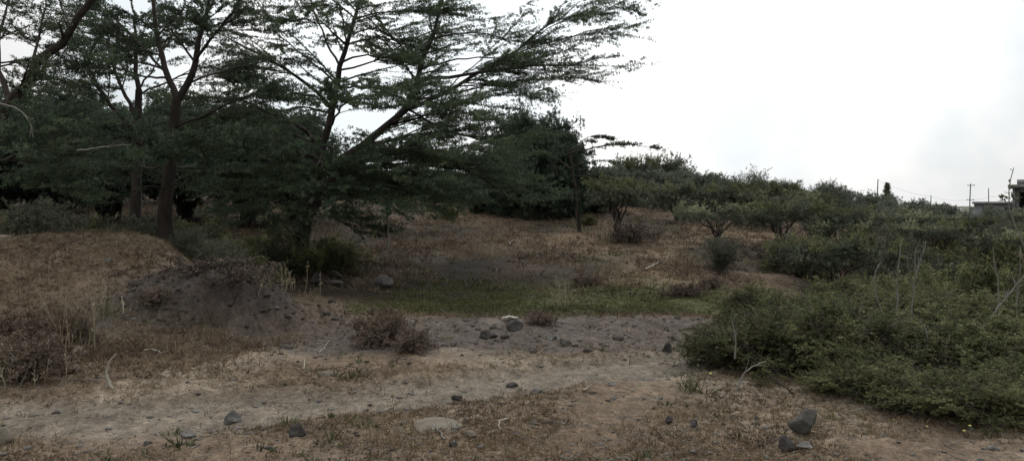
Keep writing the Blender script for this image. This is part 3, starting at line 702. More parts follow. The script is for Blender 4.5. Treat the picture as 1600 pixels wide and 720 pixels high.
gB = D(255, 14.6); YB = gB[1]
LB = [([(255, 385, 0), (258, 330, 0), (265, 265, 0), (271, 200, 0), (276, 158, 0)], 0.15, 0.12),
      ([(276, 158, 0), (262, 122, .1), (250, 85, .2), (243, 30, .3), (236, -40, .4)], 0.075, 0.03),
      ([(274, 165, 0), (292, 137, 0), (304, 96, -.1), (317, 37, -.1), (328, -30, -.1)], 0.085, 0.03),
      ([(304, 96, -.1), (325, 66, -.4), (346, 42, -.6), (375, 5, -.8), (400, -30, -1)], 0.05, 0.02),
      ([(258, 112, .1), (225, 75, .5), (190, 40, .8), (150, 0, 1.2)], 0.045, 0.012),
      ([(250, 85, .2), (275, 50, 1), (290, 0, 1.6)], 0.04, 0.012),
      ([(271, 200, 0), (325, 176, -.4), (375, 154, -.8), (430, 140, -1)], 0.045, 0.008),
      ([(262, 122, .1), (225, 120, -.6), (180, 105, -1.2), (130, 95, -1.6)], 0.04, 0.008),
      ([(295, 130, 0), (345, 110, .8), (400, 100, 1.4), (440, 85, 1.8)], 0.04, 0.008),
      ([(268, 240, 0), (220, 225, -.8), (160, 215, -1.3), (110, 225, -1.6)], 0.045, 0.008),
      ([(268, 235, 0), (310, 220, -1), (350, 215, -1.8), (390, 230, -2.2)], 0.045, 0.008),
      ([(268, 250, 0), (250, 240, -1.1), (220, 240, -2), (190, 255, -2.4)], 0.04, 0.008),
      ([(266, 262, 0), (300, 262, .9), (340, 265, 1.6), (380, 285, 2)], 0.04, 0.008),
      ([(266, 262, 0), (215, 262, .9), (160, 262, 1.6), (100, 270, 2)], 0.04, 0.008),
      ([(262, 296, 0), (235, 290, -.5), (205, 300, -.8), (175, 318, -1)], 0.03, 0.006),
      ([(262, 290, 0), (290, 285, -.5), (315, 296, -.8)], 0.03, 0.006),
      ]
tree('acacia_tree', 'upright forked acacia standing behind the left mound with a slender brown trunk', gB, LB, YB,
     [(180, 1.5, 0.06), (1500, 0.65, 0.03), (2100, 0.28, 0.02)], leaf=(0.040, 0.013), tufts_=9, k=3)

gC = D(-45, 12.6); YC = gC[1]
LC = [([(-45, 400, 0), (-35, 300, 0), (-15, 225, 0), (15, 158, 0), (50, 110, 0), (84, 79, -.1), (112, 46, -.2), (142, 3, -.3), (170, -45, -.4)], 0.14, 0.055),
      ([(50, 110, 0), (58, 60, .4), (70, 10, .8), (80, -30, 1)], 0.045, 0.012),
      ([(112, 46, -.2), (95, 10, .3), (85, -30, .6)], 0.035, 0.012),
      ([(15, 158, 0), (-5, 90, .5), (5, 30, 1), (20, -20, 1.2)], 0.06, 0.012),
      ([(-15, 225, 0), (30, 200, -.6), (80, 190, -1), (140, 200, -1.3)], 0.05, 0.008),
      ([(-25, 260, 0), (20, 245, .8), (80, 235, 1.3), (150, 240, 1.8)], 0.05, 0.008),
      ([(-15, 225, 0), (10, 205, -1), (50, 215, -1.6), (70, 260, -1.8)], 0.03, 0.006),
      ([(-30, 290, 0), (10, 275, -.4), (60, 280, -.8), (110, 300, -1)], 0.04, 0.006),
      ([(15, 158, 0), (40, 140, 1.4), (80, 120, 2.2), (120, 130, 2.6)], 0.04, 0.006),
      ]
tree('acacia_tree', 'near acacia at the left edge whose thick limb slants up to the right', gC, LC, YC,
     [(110, 1.3, 0.05), (850, 0.58, 0.02), (1200, 0.26, 0.0)], leaf=(0.034, 0.011), tufts_=8, k=3)

gD = D(212, 21.0); YD = gD[1]
LD = [([(212, 345, 0), (214, 280, 0), (216, 200, 0), (217, 140, 0)], 0.17, 0.12),
      ([(217, 140, 0), (210, 100, 0), (214, 60, 0), (205, 0, 0)], 0.08, 0.02),
      ([(216, 190, 0), (190, 135, .3), (175, 95, .4), (160, 30, .6)], 0.07, 0.02),
      ([(216, 210, 0), (165, 158, -.5), (128, 88, -.8), (100, 30, -1)], 0.07, 0.02),
      ([(217, 140, 0), (245, 100, .6), (262, 60, 1)], 0.05, 0.015),
      ([(210, 100, 0), (160, 60, 1.4), (110, 40, 2)], 0.05, 0.01),
      ([(217, 150, 0), (280, 120, .6), (340, 100, 1), (400, 90, 1.4)], 0.05, 0.01),
      ([(216, 200, 0), (140, 180, .6), (70, 165, 1)], 0.05, 0.01),
      ([(216, 200, 0), (280, 190, -.6), (350, 180, -1)], 0.05, 0.01)]
tree('acacia_tree', 'thin many stemmed acacia behind the forked one, seen through its branches', gD, LD, YD,
     [(110, 2.1, 0.06), (800, 0.9, 0.03), (1100, 0.42, 0.02)], leaf=(0.055, 0.017), tufts_=8, k=3)

# ------------------------------------------------------------------ bushes and small trees (generated, several shapes, then copied)
def bush_meshes(kind, seed, R=1.0, Hh=1.0, stems=14, n1=90, n2=700, l1=0.5, l2=0.22, tufts_=9, leaf=(0.03, 0.012), k=3, leafm='thorn', umbrella=False, trunk_r=0.025, lean=0.0, up=0.05, flat=0.6, dome=0.7, stemm='bark_dark', droop=-0.03, lift=0.0, topm=None, whips=0, dead=0, minr=0):
    global rs
    keep = rs; rs = np.random.default_rng(seed)
    L = []
    for s in range(stems):
        az = 2 * math.pi * (s + rs.random()) / stems; q = rs.random() ** 0.6
        ex = R * q * 0.8; ez = Hh * (1 - dome * q * q) * (0.75 + 0.25 * rs.random())
        b0 = np.array([math.cos(az), math.sin(az), 0]) * 0.06 * R * rs.random()
        e = np.array([math.cos(az) * ex + lean, math.sin(az) * ex, ez])
        if lift:
            z0 = lift * (.8 + .5 * rs.random()); e[2] = max(e[2], z0 + .5)
            L.append(([b0 + [0, 0, -0.08], [b0[0] * 1.5 + lean * .3, b0[1] * 1.5, z0 * .9], [e[0] * .45, e[1] * .45, z0 + (e[2] - z0) * .6], e], trunk_r * (0.6 + .6 * rs.random()), trunk_r * 0.25))
        elif umbrella:
            m1 = np.array([e[0] * 0.12 + .12 * lean, e[1] * 0.12, Hh * 0.40]) + 0.05 * rs.normal(size=3)
            e[2] = Hh * (0.86 + 0.1 * rs.random() - 0.15 * q)
            m2 = e * np.array([0.6, 0.6, 0.86])
            L.append(([b0 + [0, 0, -0.08], m1, m2, e], trunk_r * (0.7 + .5 * rs.random()), trunk_r * 0.3))
        else:
            mid = e * np.array([0.35, 0.35, 0.62]) + 0.08 * R * rs.normal(size=3)
            L.append(([b0 + [0, 0, -0.08], mid, e], trunk_r * (0.6 + .6 * rs.random()), trunk_r * 0.25))
    P, Rr = limbs(L, m=8, wob=0.25)
    P1, R1 = grow(P, Rr, n1, 0.68 if umbrella else (0.42 if lift else 0.15), 1.0, l1, m=6, fwd=0.9 if umbrella else 0.6, side=0.9, up=up, flat=flat, curl=0.2, trop=droop, rr=0.5, taper=0.3)
    P2, R2 = grow(P1, R1, n2, 0.1, 1.0, l2, m=5, fwd=0.7, side=0.8, up=up + .05, flat=0.8 if not umbrella else 0.45, curl=0.18, rr=0.5, rmax=0.006)
    for X in (P1, P2):
        X[:, :, 2] = np.maximum(X[:, :, 2], 0.02)
    R2 = np.maximum(R2, max(minr, 0.0018 * max(R, 0.6)))
    R1 = np.maximum(R1, minr * 1.4)
    st = [(*tubes(P, Rr, 6), 0, None), (*tubes(P1, R1, 4), 0, None)]
    fo = [(*tubes(P2, R2, 3), 1, None)]
    a, b, t = leaves(P2, tufts_, leaf[0], leaf[1], k=k); fo.append((a, b, 0, t))
    a, b, t = leaves(P1, tufts_, leaf[0], leaf[1], k=k, t0=0.3); fo.append((a, b, 0, t))
    if whips:
        W, RW = grow(P, Rr, whips, 0.5, 1.0, .68, m=7, fwd=1.0, side=0.45, up=0.12, flat=1, curl=0.08, trop=-.02, rr=0.5, rmax=.005)
        W2, RW2 = grow(W, RW, whips * 7, 0.1, 1.0, .16, m=5, fwd=0.8, side=0.7, up=0.05, flat=.8, curl=0.1, rr=0.5)
        fo.append((*tubes(W, RW, 4), 1, None)); fo.append((*tubes(W2, np.maximum(RW2, .0015), 3), 1, None))
        a, b, t = leaves(W2, tufts_, leaf[0], leaf[1], k=k); fo.append((a, b, 0, np.clip(t + .15, 0, 1)))
        a, b, t = leaves(W, tufts_ * 2, leaf[0], leaf[1], k=k, t0=0.2); fo.append((a, b, 0, np.clip(t + .15, 0, 1)))
    if dead:
        Dd, RD = grow(P, Rr, dead, 0.15, 1.0, .7, m=6, fwd=0.6, side=0.9, up=0.0, flat=.8, curl=0.16, rr=0.7, rmax=.008)
        D2, RD2 = grow(Dd, RD, dead * 5, 0.1, 1.0, .18, m=4, fwd=0.7, side=0.8, up=0.0, flat=1, curl=0.12, rr=0.5)
        fo.append((*tubes(Dd, RD, 4), 2, None)); fo.append((*tubes(D2, np.maximum(RD2, .0018), 3), 2, None))
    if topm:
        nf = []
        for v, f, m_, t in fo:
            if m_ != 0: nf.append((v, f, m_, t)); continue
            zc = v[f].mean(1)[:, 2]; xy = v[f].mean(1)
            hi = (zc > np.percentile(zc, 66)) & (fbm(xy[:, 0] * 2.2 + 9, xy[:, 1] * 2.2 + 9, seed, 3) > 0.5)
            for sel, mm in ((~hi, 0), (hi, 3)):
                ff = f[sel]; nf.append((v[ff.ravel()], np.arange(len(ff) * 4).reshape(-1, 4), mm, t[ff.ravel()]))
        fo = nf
    ms = smooth(mesh('stems', st, [M[stemm]])); mf = mesh('foliage', fo, [M[leafm], M[stemm], M['twig_brown'], M[topm or leafm]])
    rs = keep
    return ms, mf
KIND = {}
for s in range(3):
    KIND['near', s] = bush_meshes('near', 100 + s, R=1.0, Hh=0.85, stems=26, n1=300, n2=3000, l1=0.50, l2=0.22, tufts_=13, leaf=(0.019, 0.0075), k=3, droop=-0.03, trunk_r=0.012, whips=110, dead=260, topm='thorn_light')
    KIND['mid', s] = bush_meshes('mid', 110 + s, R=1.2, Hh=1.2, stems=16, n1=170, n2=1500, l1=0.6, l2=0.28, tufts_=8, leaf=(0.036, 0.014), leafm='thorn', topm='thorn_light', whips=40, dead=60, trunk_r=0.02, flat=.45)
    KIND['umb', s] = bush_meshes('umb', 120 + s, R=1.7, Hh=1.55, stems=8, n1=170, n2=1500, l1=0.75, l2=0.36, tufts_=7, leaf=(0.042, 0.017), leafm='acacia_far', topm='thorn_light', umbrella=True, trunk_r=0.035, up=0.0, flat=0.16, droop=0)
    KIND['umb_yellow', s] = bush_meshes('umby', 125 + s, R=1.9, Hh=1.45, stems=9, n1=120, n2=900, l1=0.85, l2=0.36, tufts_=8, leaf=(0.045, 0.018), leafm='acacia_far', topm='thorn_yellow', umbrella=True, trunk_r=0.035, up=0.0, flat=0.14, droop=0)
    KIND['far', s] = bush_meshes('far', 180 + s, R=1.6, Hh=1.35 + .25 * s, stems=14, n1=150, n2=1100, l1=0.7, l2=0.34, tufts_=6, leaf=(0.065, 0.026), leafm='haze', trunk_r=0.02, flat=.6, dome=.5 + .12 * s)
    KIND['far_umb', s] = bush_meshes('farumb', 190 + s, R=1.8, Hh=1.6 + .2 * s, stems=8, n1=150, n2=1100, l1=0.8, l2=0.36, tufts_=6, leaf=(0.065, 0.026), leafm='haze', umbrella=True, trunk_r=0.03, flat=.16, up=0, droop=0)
    KIND['grey', s] = bush_meshes('grey', 130 + s, R=1.3, Hh=1.3, stems=18, n1=200, n2=1500, l1=0.6, l2=0.3, tufts_=6, leaf=(0.045, 0.016), leafm='thorn_grey', trunk_r=0.02, flat=.5)
    KIND['dense', s] = bush_meshes('dense', 140 + s, R=2.6, Hh=3.6, stems=36, n1=700, n2=6500, l1=1.0, l2=0.5, tufts_=6, leaf=(0.085, 0.034), leafm='dense', trunk_r=0.06, flat=.7, dome=.75, droop=-.02)
for s in range(3):
    KIND['treelet', s] = bush_meshes('treelet', 170 + s, R=2.7, Hh=4.2, stems=24, n1=560, n2=5200, l1=1.3, l2=0.6, tufts_=8, leaf=(0.085, 0.032), leafm='dense', trunk_r=0.08, flat=.5, dome=.5, droop=-.02, lift=0.8)
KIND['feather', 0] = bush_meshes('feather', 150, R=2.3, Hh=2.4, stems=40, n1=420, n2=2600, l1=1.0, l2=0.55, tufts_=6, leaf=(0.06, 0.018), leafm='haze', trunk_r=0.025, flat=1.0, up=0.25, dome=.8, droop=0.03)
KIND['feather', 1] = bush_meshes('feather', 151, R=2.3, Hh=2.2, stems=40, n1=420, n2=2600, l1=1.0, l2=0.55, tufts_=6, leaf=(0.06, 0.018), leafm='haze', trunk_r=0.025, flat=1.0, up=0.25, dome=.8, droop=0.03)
KIND['dryclump', 0] = bush_meshes('dry', 160, R=0.62, Hh=0.38, stems=40, n1=180, n2=700, l1=0.28, l2=0.12, tufts_=5, leaf=(0.035, 0.010), leafm='redgrass', stemm='twig_brown', trunk_r=0.008, minr=.0028, flat=1, up=0.15, dome=.6, droop=0)
KIND['deadpile', 0] = bush_meshes('dead', 161, R=0.9, Hh=0.34, stems=40, n1=200, n2=420, l1=0.34, l2=0.16, tufts_=2, leaf=(0.035, 0.012), leafm='redgrass', stemm='bark_dark', trunk_r=0.011, minr=.004, flat=.6, up=0.05, dome=.5, droop=-.04)
KIND['deadgrey', 0] = bush_meshes('dead', 163, R=0.9, Hh=0.45, stems=36, n1=150, n2=260, l1=0.35, l2=0.15, tufts_=1, leaf=(0.03, 0.01), leafm='redgrass', stemm='twig_grey', trunk_r=0.009, minr=.0035, flat=.8, up=0.15, dome=.4, droop=-.02)
KIND['pale', 0] = bush_meshes('pale', 162, R=0.5, Hh=0.75, stems=40, n1=260, n2=900, l1=0.28, l2=0.12, tufts_=5, leaf=(0.022, 0.010), leafm='thorn_grey', stemm='twig_grey', trunk_r=0.006, flat=1, up=0.2, dome=.4, droop=0)

count = {}
def bush(kind, s, loc, scale, rz, label, cat='bush', group=None, name='thorn_bush', fruit=0, sxyz=None):
    root = empty(name, (loc[0], loc[1], loc[2] - 0.02), rz, sxyz if sxyz else scale)
    tag(root, label, cat, group)
    ms, mf = KIND[kind, s]
    link('stems', ms, root); link('foliage', mf, root)
    return root

# fruits for the near bushes
FV, FF = ico(2)
def add_fruit(root, n, seed, R=1.0, Hh=.8):
    r = np.random.default_rng(seed)
    fm = smooth(mesh('fruit', [(FV * 0.014, FF, 0, None)], [M['fruit']]))
    for _ in range(n):
        az = -math.pi / 2 + r.normal() * 0.7 - root.rotation_euler.z; q = 0.75 + 0.3 * r.random(); h = Hh * 0.12 + Hh * 0.6 * r.random() * (1.1 - q)
        link('fruit', fm, root, loc=(R * q * math.cos(az), R * q * math.sin(az), h))

near = [  # px of centre, distance, scale, label
    (1210, 7.9, (1.00, .9, .66), 'thorn bush at the left front of the thicket, spilling onto the track'),
    (1140, 8.3, (.6, .6, .50), 'low leafy thorn bush at the left tip of the thicket beside the track'),
    (1330, 7.6, (1.1, 1, .70), 'rounded thorn bush in the front row just above the blue grey block of rock'),
    (1290, 9.2, (1.2, 1.1, .70), 'broad thorn bush in the second row behind the front left one'),
    (1470, 7.2, (1.1, 1, .62), 'dark thorn bush in the front row below the bare pale stems'),
    (1600, 6.9, (1.1, 1, .66), 'thorn bush in the front row cut by the right edge'),
    (1440, 9.4, (1.3, 1.2, .72), 'thorn bush of the second row from which the bare stems rise'),
    (1600, 9.0, (1.3, 1.2, .74), 'thorn bush of the second row at the right edge'),
    (1420, 6.35, (.7, .55, .36), 'low sprawling thorn bush at the foot of the thicket right of the rocks'),
    (1540, 6.0, (.8, .6, .42), 'low green thorn bush nearest the camera at the lower right'),
    (1680, 6.0, (.9, .8, .5), 'thorn bush beyond the lower right corner with only its edge in view'),
    (1190, 10.6, (.85, .8, .55), 'thorn bush at the back left of the thicket beside the bare bank'),
    (1340, 6.75, (.6, .45, .36), 'small low thorn bush with a dry patch behind the rocks'),
]
for i_, (px, Y, s3, lb) in enumerate(near):
    r = bush('near', i_ % 3, D(px, Y), 1, i_ * 2.1, lb, sxyz=s3, group='near thorn bushes of the right thicket')
    if i_ in (0, 1, 2, 4, 5, 8, 9): add_fruit(r, 4, i_)

# the middle and far thicket on the right
k_ = 0
def ring(Y, px0, px1, step, kinds, sc0, sc1, label, group, jit=0.5, name='thorn_bush'):
    global k_
    px = px0
    while px < px1:
        k_ += 1
        yy = Y * (1 + 0.08 * rs.normal()); kd = kinds[int(rs.integers(len(kinds)))]
        s = sc0 + (sc1 - sc0) * rs.random()
        bush(kd, int(rs.integers(3)), D(px + step * jit * rs.normal() * .4, yy), 1, rs.random() * 6.28, label, group=group, name=name, sxyz=(s, s, s * (0.85 + .25 * rs.random())))
        px += step * (0.8 + 0.4 * rs.random())
ring(11.6, 1300, 1680, 115, ['near', 'mid'], 0.75, 0.9, 'green thorn bush in the body of the right thicket behind the front rows', 'bushes in the middle of the thicket')
ring(14.5, 1290, 1680, 85, ['mid', 'mid', 'near'], 0.72, 0.95, 'green thorn bush in the body of the right thicket behind the front rows', 'bushes in the middle of the thicket')
ring(18.5, 1290, 1680, 75, ['mid', 'grey', 'umb'], 0.8, 1.0, 'thorn bush among the mixed shrubs halfway back on the right', 'mixed shrubs halfway back')
ring(24, 1270, 1680, 62, ['mid', 'grey', 'umb', 'umb_yellow'], 0.9, 1.05, 'thorn bush among the mixed shrubs halfway back on the right', 'mixed shrubs halfway back')
ring(32, 1230, 1680, 52, ['umb', 'grey', 'mid', 'umb_yellow'], 0.85, 1.2, 'grey green shrub in the far thicket toward the poles', 'far thicket shrubs')
ring(45, 1120, 1680, 42, ['umb', 'grey', 'far'], 0.9, 1.4, 'grey green shrub in the far thicket toward the poles', 'far thicket shrubs')
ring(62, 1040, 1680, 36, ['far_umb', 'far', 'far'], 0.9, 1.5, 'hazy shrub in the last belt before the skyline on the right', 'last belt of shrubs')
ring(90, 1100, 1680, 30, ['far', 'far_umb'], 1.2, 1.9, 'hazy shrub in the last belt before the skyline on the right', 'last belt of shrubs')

ring(17.5, -10, 440, 55, ['mid', 'grey', 'mid'], 0.5, 0.85, 'low dark undergrowth shrub in the shade behind the left mound', 'undergrowth behind the mound', name='undergrowth_shrub')
ring(23, -20, 400, 55, ['mid', 'grey', 'mid'], 0.45, 0.7, 'low dark undergrowth shrub in the shade behind the left mound', 'undergrowth behind the mound', name='undergrowth_shrub')
for px_, Y_, s_, lb_ in ((395, 15.2, .62, 'leafy dark shrub crowding the left side of the leaning acacia trunk'), (440, 18.6, .9, 'tall dark shrub pressed against the back of the leaning acacia trunk'), (520, 19.5, .8, 'dark shrub in deep shade right of the leaning acacia trunk'), (330, 14.6, .5, 'dark green shrub between the forked acacia and the pale wispy shrub')):
    bush('mid', int(px_) % 3, D(px_, Y_), s_, px_, lb_)
ring(47, 925, 1130, 36, ['far', 'umb', 'far_umb'], 1.0, 1.4, 'low shrub in the scrub line below the cactus and the layered acacia', 'scrub line below the skyline trees')
ring(36, 640, 960, 60, ['grey', 'mid'], 0.4, 0.65, 'low shrub dotted along the top of the brown slope', 'shrubs along the top of the slope')
# individually recognisable shrubs
def um(px, py, kind, s, sc3, lb, name='umbrella_thorn'):
    return bush(kind, s, G(px, py), 1, 0.7 * s + px, lb, name=name, cat='small tree', sxyz=sc3)
um(1120, 386, 'umb_yellow', 0, (.92, .92, 1.05), 'small flat topped thorn tree with pale yellowish crown on the brown slope')
um(1218, 394, 'umb', 1, (1.0, 1.0, 1.1), 'dark flat topped thorn tree with two crooked stems right of the pale one')
um(965, 362, 'umb', 2, (1.2, 1.2, 1.3), 'green flat topped thorn tree with many slanting stems standing over a dead brush heap')
um(1060, 345, 'umb', 0, (1.1, 1.1, 1.1), 'low grey green thorn tree behind and between the two flat topped ones')
um(1155, 352, 'umb', 2, (1.25, 1.25, 1.15), 'grey thorn tree on the far side of the slope behind the pale crowned one')
um(1310, 400, 'umb_yellow', 1, (.8, .8, .9), 'yellow topped thorn tree in the thicket left of the bare stems')
um(1440, 402, 'umb_yellow', 2, (1.0, 1.0, .88), 'wide yellow topped thorn tree in the thicket behind the bare stems')
um(900, 330, 'umb', 1, (1.1, 1.1, 1.2), 'thorn tree at the top of the slope in front of the domed tree')
bush('deadgrey', 0, D(395, 10.9), 1, 1.0, 'spiky grey dead brush on the crest of the hump, right of the darkest tangle', name='brush_pile', cat='brush pile', sxyz=(.7, .5, .5))
bush('deadgrey', 0, D(330, 11.3), 1, 3.0, 'grey dead brush along the back of the hump', name='brush_pile', cat='brush pile', sxyz=(.7, .5, .5))
bush('deadpile', 0, G(985, 378), 1.6, 1.0, 'dark heap of dead brush under the green flat topped thorn tree', name='brush_pile', cat='brush pile')
bush('deadpile', 0, G(1235, 420), 1.5, 2.0, 'long dark heap of dead brush below the two stemmed thorn tree', name='brush_pile', cat='brush pile', sxyz=(2.0, 1.2, 1.8))
bush('deadpile', 0, D(345, 10.7), 1, 0.3, 'tangled dead twigs crowning the dark hump of soil', name='brush_pile', cat='brush pile', sxyz=(1.15, .7, .6))
bush('deadpile', 0, D(290, 10.9), 1, 1.3, 'small dead twig tangle on the left shoulder of the hump', name='brush_pile', cat='brush pile', sxyz=(.7, .5, .45))
bush('deadpile', 0, D(430, 11.3), 1, 2.3, 'grey dead twigs on the right shoulder of the hump', name='brush_pile', cat='brush pile', sxyz=(.8, .6, .7))
bush('deadpile', 0, D(375, 10.2), 1, 4.3, 'dark dead twigs hanging down the front face of the hump', name='brush_pile', cat='brush pile', sxyz=(.9, .5, .5))
bush('pale', 0, G(1128, 428), 1, .3, 'pale grey green wispy shrub below the pale crowned thorn tree', name='wispy_shrub', cat='shrub', sxyz=(1.5, 1.3, 1.35))
bush('pale', 0, D(350, 12.4), 1, .3, 'tall pale wispy shrub behind the hump at the foot of the trees', name='wispy_shrub', cat='shrub', sxyz=(.95, .9, 1.15))
bush('pale', 0, D(300, 13.4), 1, 2.3, 'small wispy shrub between the forked trunk and the tall pale one', name='wispy_shrub', cat='shrub', sxyz=(.8, .8, .8))
bush('dryclump', 0, G(600, 540), 1, .3, 'reddish dry shrub on the near side of the bare bank', name='dry_shrub', cat='shrub', sxyz=(.85, .7, .95))
bush('dryclump', 0, G(650, 548), 1, 1.3, 'lower reddish dry shrub leaning right out of the larger one', name='dry_shrub', cat='shrub', sxyz=(.7, .5, .55))
bush('dryclump', 0, G(842, 505), 1, 2.3, 'small reddish dry shrub on the rim right of the white scrap', name='dry_shrub', cat='shrub', sxyz=(.55, .4, .4))
bush('dryclump', 0, G(920, 445), 1, .3, 'brown dry shrub in the middle of the slope foot', name='dry_shrub', cat='shrub', sxyz=(.9, .8, .6))
bush('dryclump', 0, G(1065, 462), 1, 3.3, 'brown dry shrub at the right end of the green hollow', name='dry_shrub', cat='shrub', sxyz=(1.1, .8, .6))
bush('dryclump', 0, G(1110, 452), 1, 4.3, 'brown dry shrub tucked against the wispy shrub', name='dry_shrub', cat='shrub', sxyz=(1.0, .8, .65))
bush('dryclump', 0, G(50, 590), 1, .3, 'grey twiggy dry shrub at the left edge above the track', name='dry_shrub', cat='shrub', sxyz=(1.0, .8, .9))
bush('dryclump', 0, G(20, 545), 1, 4.3, 'grey twiggy dry shrub behind the first one at the left edge', name='dry_shrub', cat='shrub', sxyz=(.9, .8, .9))
bush('dryclump', 0, G(110, 535), 1, 2.3, 'dry shrub with tall straw stalks at the foot of the left mound', name='dry_shrub', cat='shrub', sxyz=(.6, .6, .9))
bush('dryclump', 0, G(240, 480), 1, 5.3, 'small dry shrub on the dark soil left of the hump', name='dry_shrub', cat='shrub', sxyz=(.5, .5, .4))

# straw stalks
def stalks(px, py, n, w, h, label, mt='strawstem', name='straw_clump', lean=0.15):
    b = G(px, py)
    r = np.random.default_rng(int(px))
    base = np.stack([r.normal(0, w, n), r.normal(0, w * .6, n), np.zeros(n) - .02], 1)
    d = norm(np.stack([r.normal(0, lean, n), r.normal(0, lean, n), np.ones(n)], 1))
    m = 6; ln = h * (0.5 + .7 * r.random(n)); P = np.zeros((n, m, 3)); P[:, 0] = base; cur = d
    for k in range(1, m):
        cur = norm(cur + 0.07 * r.normal(size=(n, 3))); P[:, k] = P[:, k - 1] + cur * (ln / (m - 1))[:, None]
    R = np.linspace(0.0035, 0.0015, m)[None].repeat(n, 0)
    a, bb, t = leaves(P, 7, 0.045, 0.006, k=2, t0=.2, fwd=1.0)
    tag(link(name, mesh(name, [(*tubes(P, R, 4), 0, None), (a, bb, 0, t)], [M[mt]]), loc=b), label, 'dry grass')
stalks(645, 528, 9, .06, .36, 'few thin straw stalks standing behind the reddish dry shrub')
stalks(118, 540, 40, .16, .62, 'tall straw coloured grass clump at the foot of the left mound')
stalks(160, 500, 14, .08, .5, 'thin greenish stalks on the left mound right of the straw clump', 'olive')
stalks(872, 480, 24, .14, .5, 'fine grey stalks standing in the green hollow right of centre')
stalks(20, 600, 26, .2, .4, 'loose straw stalks among the brush at the left edge')
stalks(945, 385, 30, .16, 1.0, 'pale dead stalks left of the green flat topped thorn tree')
stalks(1075, 612, 18, .05, .16, 'short green weeds at the tip of the thorn bush beside the track', 'olive', 'weed_clump', .5)
stalks(485, 470, 22, .10, .22, 'dry grass clump just below the dark square rock')
stalks(430, 452, 22, .2, .3, 'dry grass clump where the mound drops to the tree foot')

# ------------------------------------------------------------------ bare stems of the thicket, tall weed
YS = 8.6
def bare(lst, label, Y, name='bare_stem', mt='twig_grey', forks=11):
    base = A(*lst[0][0][0], Y)
    P, R = limbs([(np.array([A(p[0], p[1], Y + 0.1 * j) for p in pts]) - base, r0, r1) for j, (pts, r0, r1) in enumerate(lst)], m=12, wob=.07)
    P2, R2 = grow(P, R, forks, .4, 1, .22, m=5, fwd=1, side=.5, up=.2, flat=1, curl=.1, rr=.6)
    tag(link(name, smooth(mesh(name, [(*tubes(P, R, 6), 0, None), (*tubes(P2, R2, 4), 0, None)], [M[mt]])), loc=base), label, 'dead stem')
bare([([(1396, 530), (1373, 474), (1365, 451), (1367, 426), (1372, 414)], .010, .005)], 'curved bare grey stem, leftmost of those rising from the thicket', YS)
bare([([(1400, 540), (1402, 470), (1404, 430), (1409, 376)], .009, .004)], 'straight thin bare stem between the curved one and the forked one', YS)
bare([([(1424, 520), (1427, 450), (1431, 429), (1437, 407), (1447, 376)], .012, .004), ([(1431, 429), (1429, 395), (1436, 378)], .007, .004), ([(1427, 450), (1419, 420), (1417, 400)], .006, .003)], 'forked pale bare stem standing highest in the middle of the thicket', YS)
bare([([(1535, 514), (1562, 477), (1582, 450), (1612, 418)], .014, .006), ([(1562, 477), (1558, 430), (1555, 416), (1551, 386)], .010, .004), ([(1562, 477), (1560, 505), (1551, 530)], .010, .007)], 'crossing pair of bare branches near the right edge of the thicket', YS - .3)
bare([([(1586, 520), (1592, 440), (1594, 385)], .008, .004)], 'thin upright bare stem at the right edge', YS)
bare([([(1145, 622), (1155, 600), (1165, 578), (1180, 570), (1197, 564)], .011, .005)], 'bent pale twig in front of the left end of the thicket', 6.9, forks=2)
bare([([(1148, 560), (1150, 530), (1143, 500)], .009, .004)], 'thin brown twig climbing the left end of the thicket', 7.2, forks=3)
bare([([(1300, 655), (1335, 640), (1370, 634)], .007, .003)], 'thin pale twig reaching left out of the low bush above the rocks', 6.1, forks=2)
bare([([(1310, 668), (1360, 668), (1420, 678)], .007, .003)], 'long pale twig lying along the foot of the low bush right of the rocks', 5.75, forks=2)
bare([([(1446, 512), (1450, 530), (1449, 555)], .009, .005)], 'short pale dead twig in the middle of the near thicket', 7.0, forks=3)
bare([([(1330, 560), (1345, 590), (1368, 592)], .007, .004), ([(1330, 560), (1310, 548)], .006, .003)], 'dead grey twigs in the shadowed gap of the near thicket', 6.9, forks=8)
bare([([(1205, 590), (1235, 610), (1247, 625)], .007, .004)], 'dark bent twig at the base of the left front thorn bush', 6.8, mt='bark_dark', forks=3)
# tangled twigs at far left foreground tree
bare([([(0, 162), (30, 170), (48, 192), (52, 215)], .012, .006)], 'bare curved twig hanging at the left edge below the thick limb', 10.5, forks=4)
bare([([(120, 235), (160, 230), (205, 226)], .010, .004)], 'long bare grey twig crossing in front of the dark leaves on the left', 10.5, forks=6)

wb = A(1612, 430, 8.2)
P, R = limbs([(np.array([A(1612, 430, 8.2), A(1600, 378, 8.2), A(1580, 340, 8.2), A(1574, 312, 8.2), A(1580, 285, 8.2), A(1584, 262, 8.2)]) - wb, .011, .004),
              (np.array([A(1576, 318, 8.2), A(1566, 311, 8.2), A(1562, 309, 8.2)]) - wb, .004, .003), (np.array([A(1576, 318, 8.2), A(1586, 310, 8.15), A(1592, 309, 8.1)]) - wb, .004, .003)], m=12, wob=.06)
root = empty('tall_weed', wb); tag(root, 'tall slender weed with a leafy top against the sky at the right edge', 'weed')
link('stem', smooth(mesh('stem', [(*tubes(P, R, 6), 0, None)], [M['twig_grey']])), root)
a1, b1, t1 = leaves(P[:1, 7:], 16, .055, .020, k=1, up=.1, fwd=.2)
a2, b2, t2 = leaves(P[1:, 4:], 14, .06, .022, k=1)
link('foliage', mesh('foliage', [(a1, b1, 0, t1), (a2, b2, 0, t2)], [M['thorn']]), root)

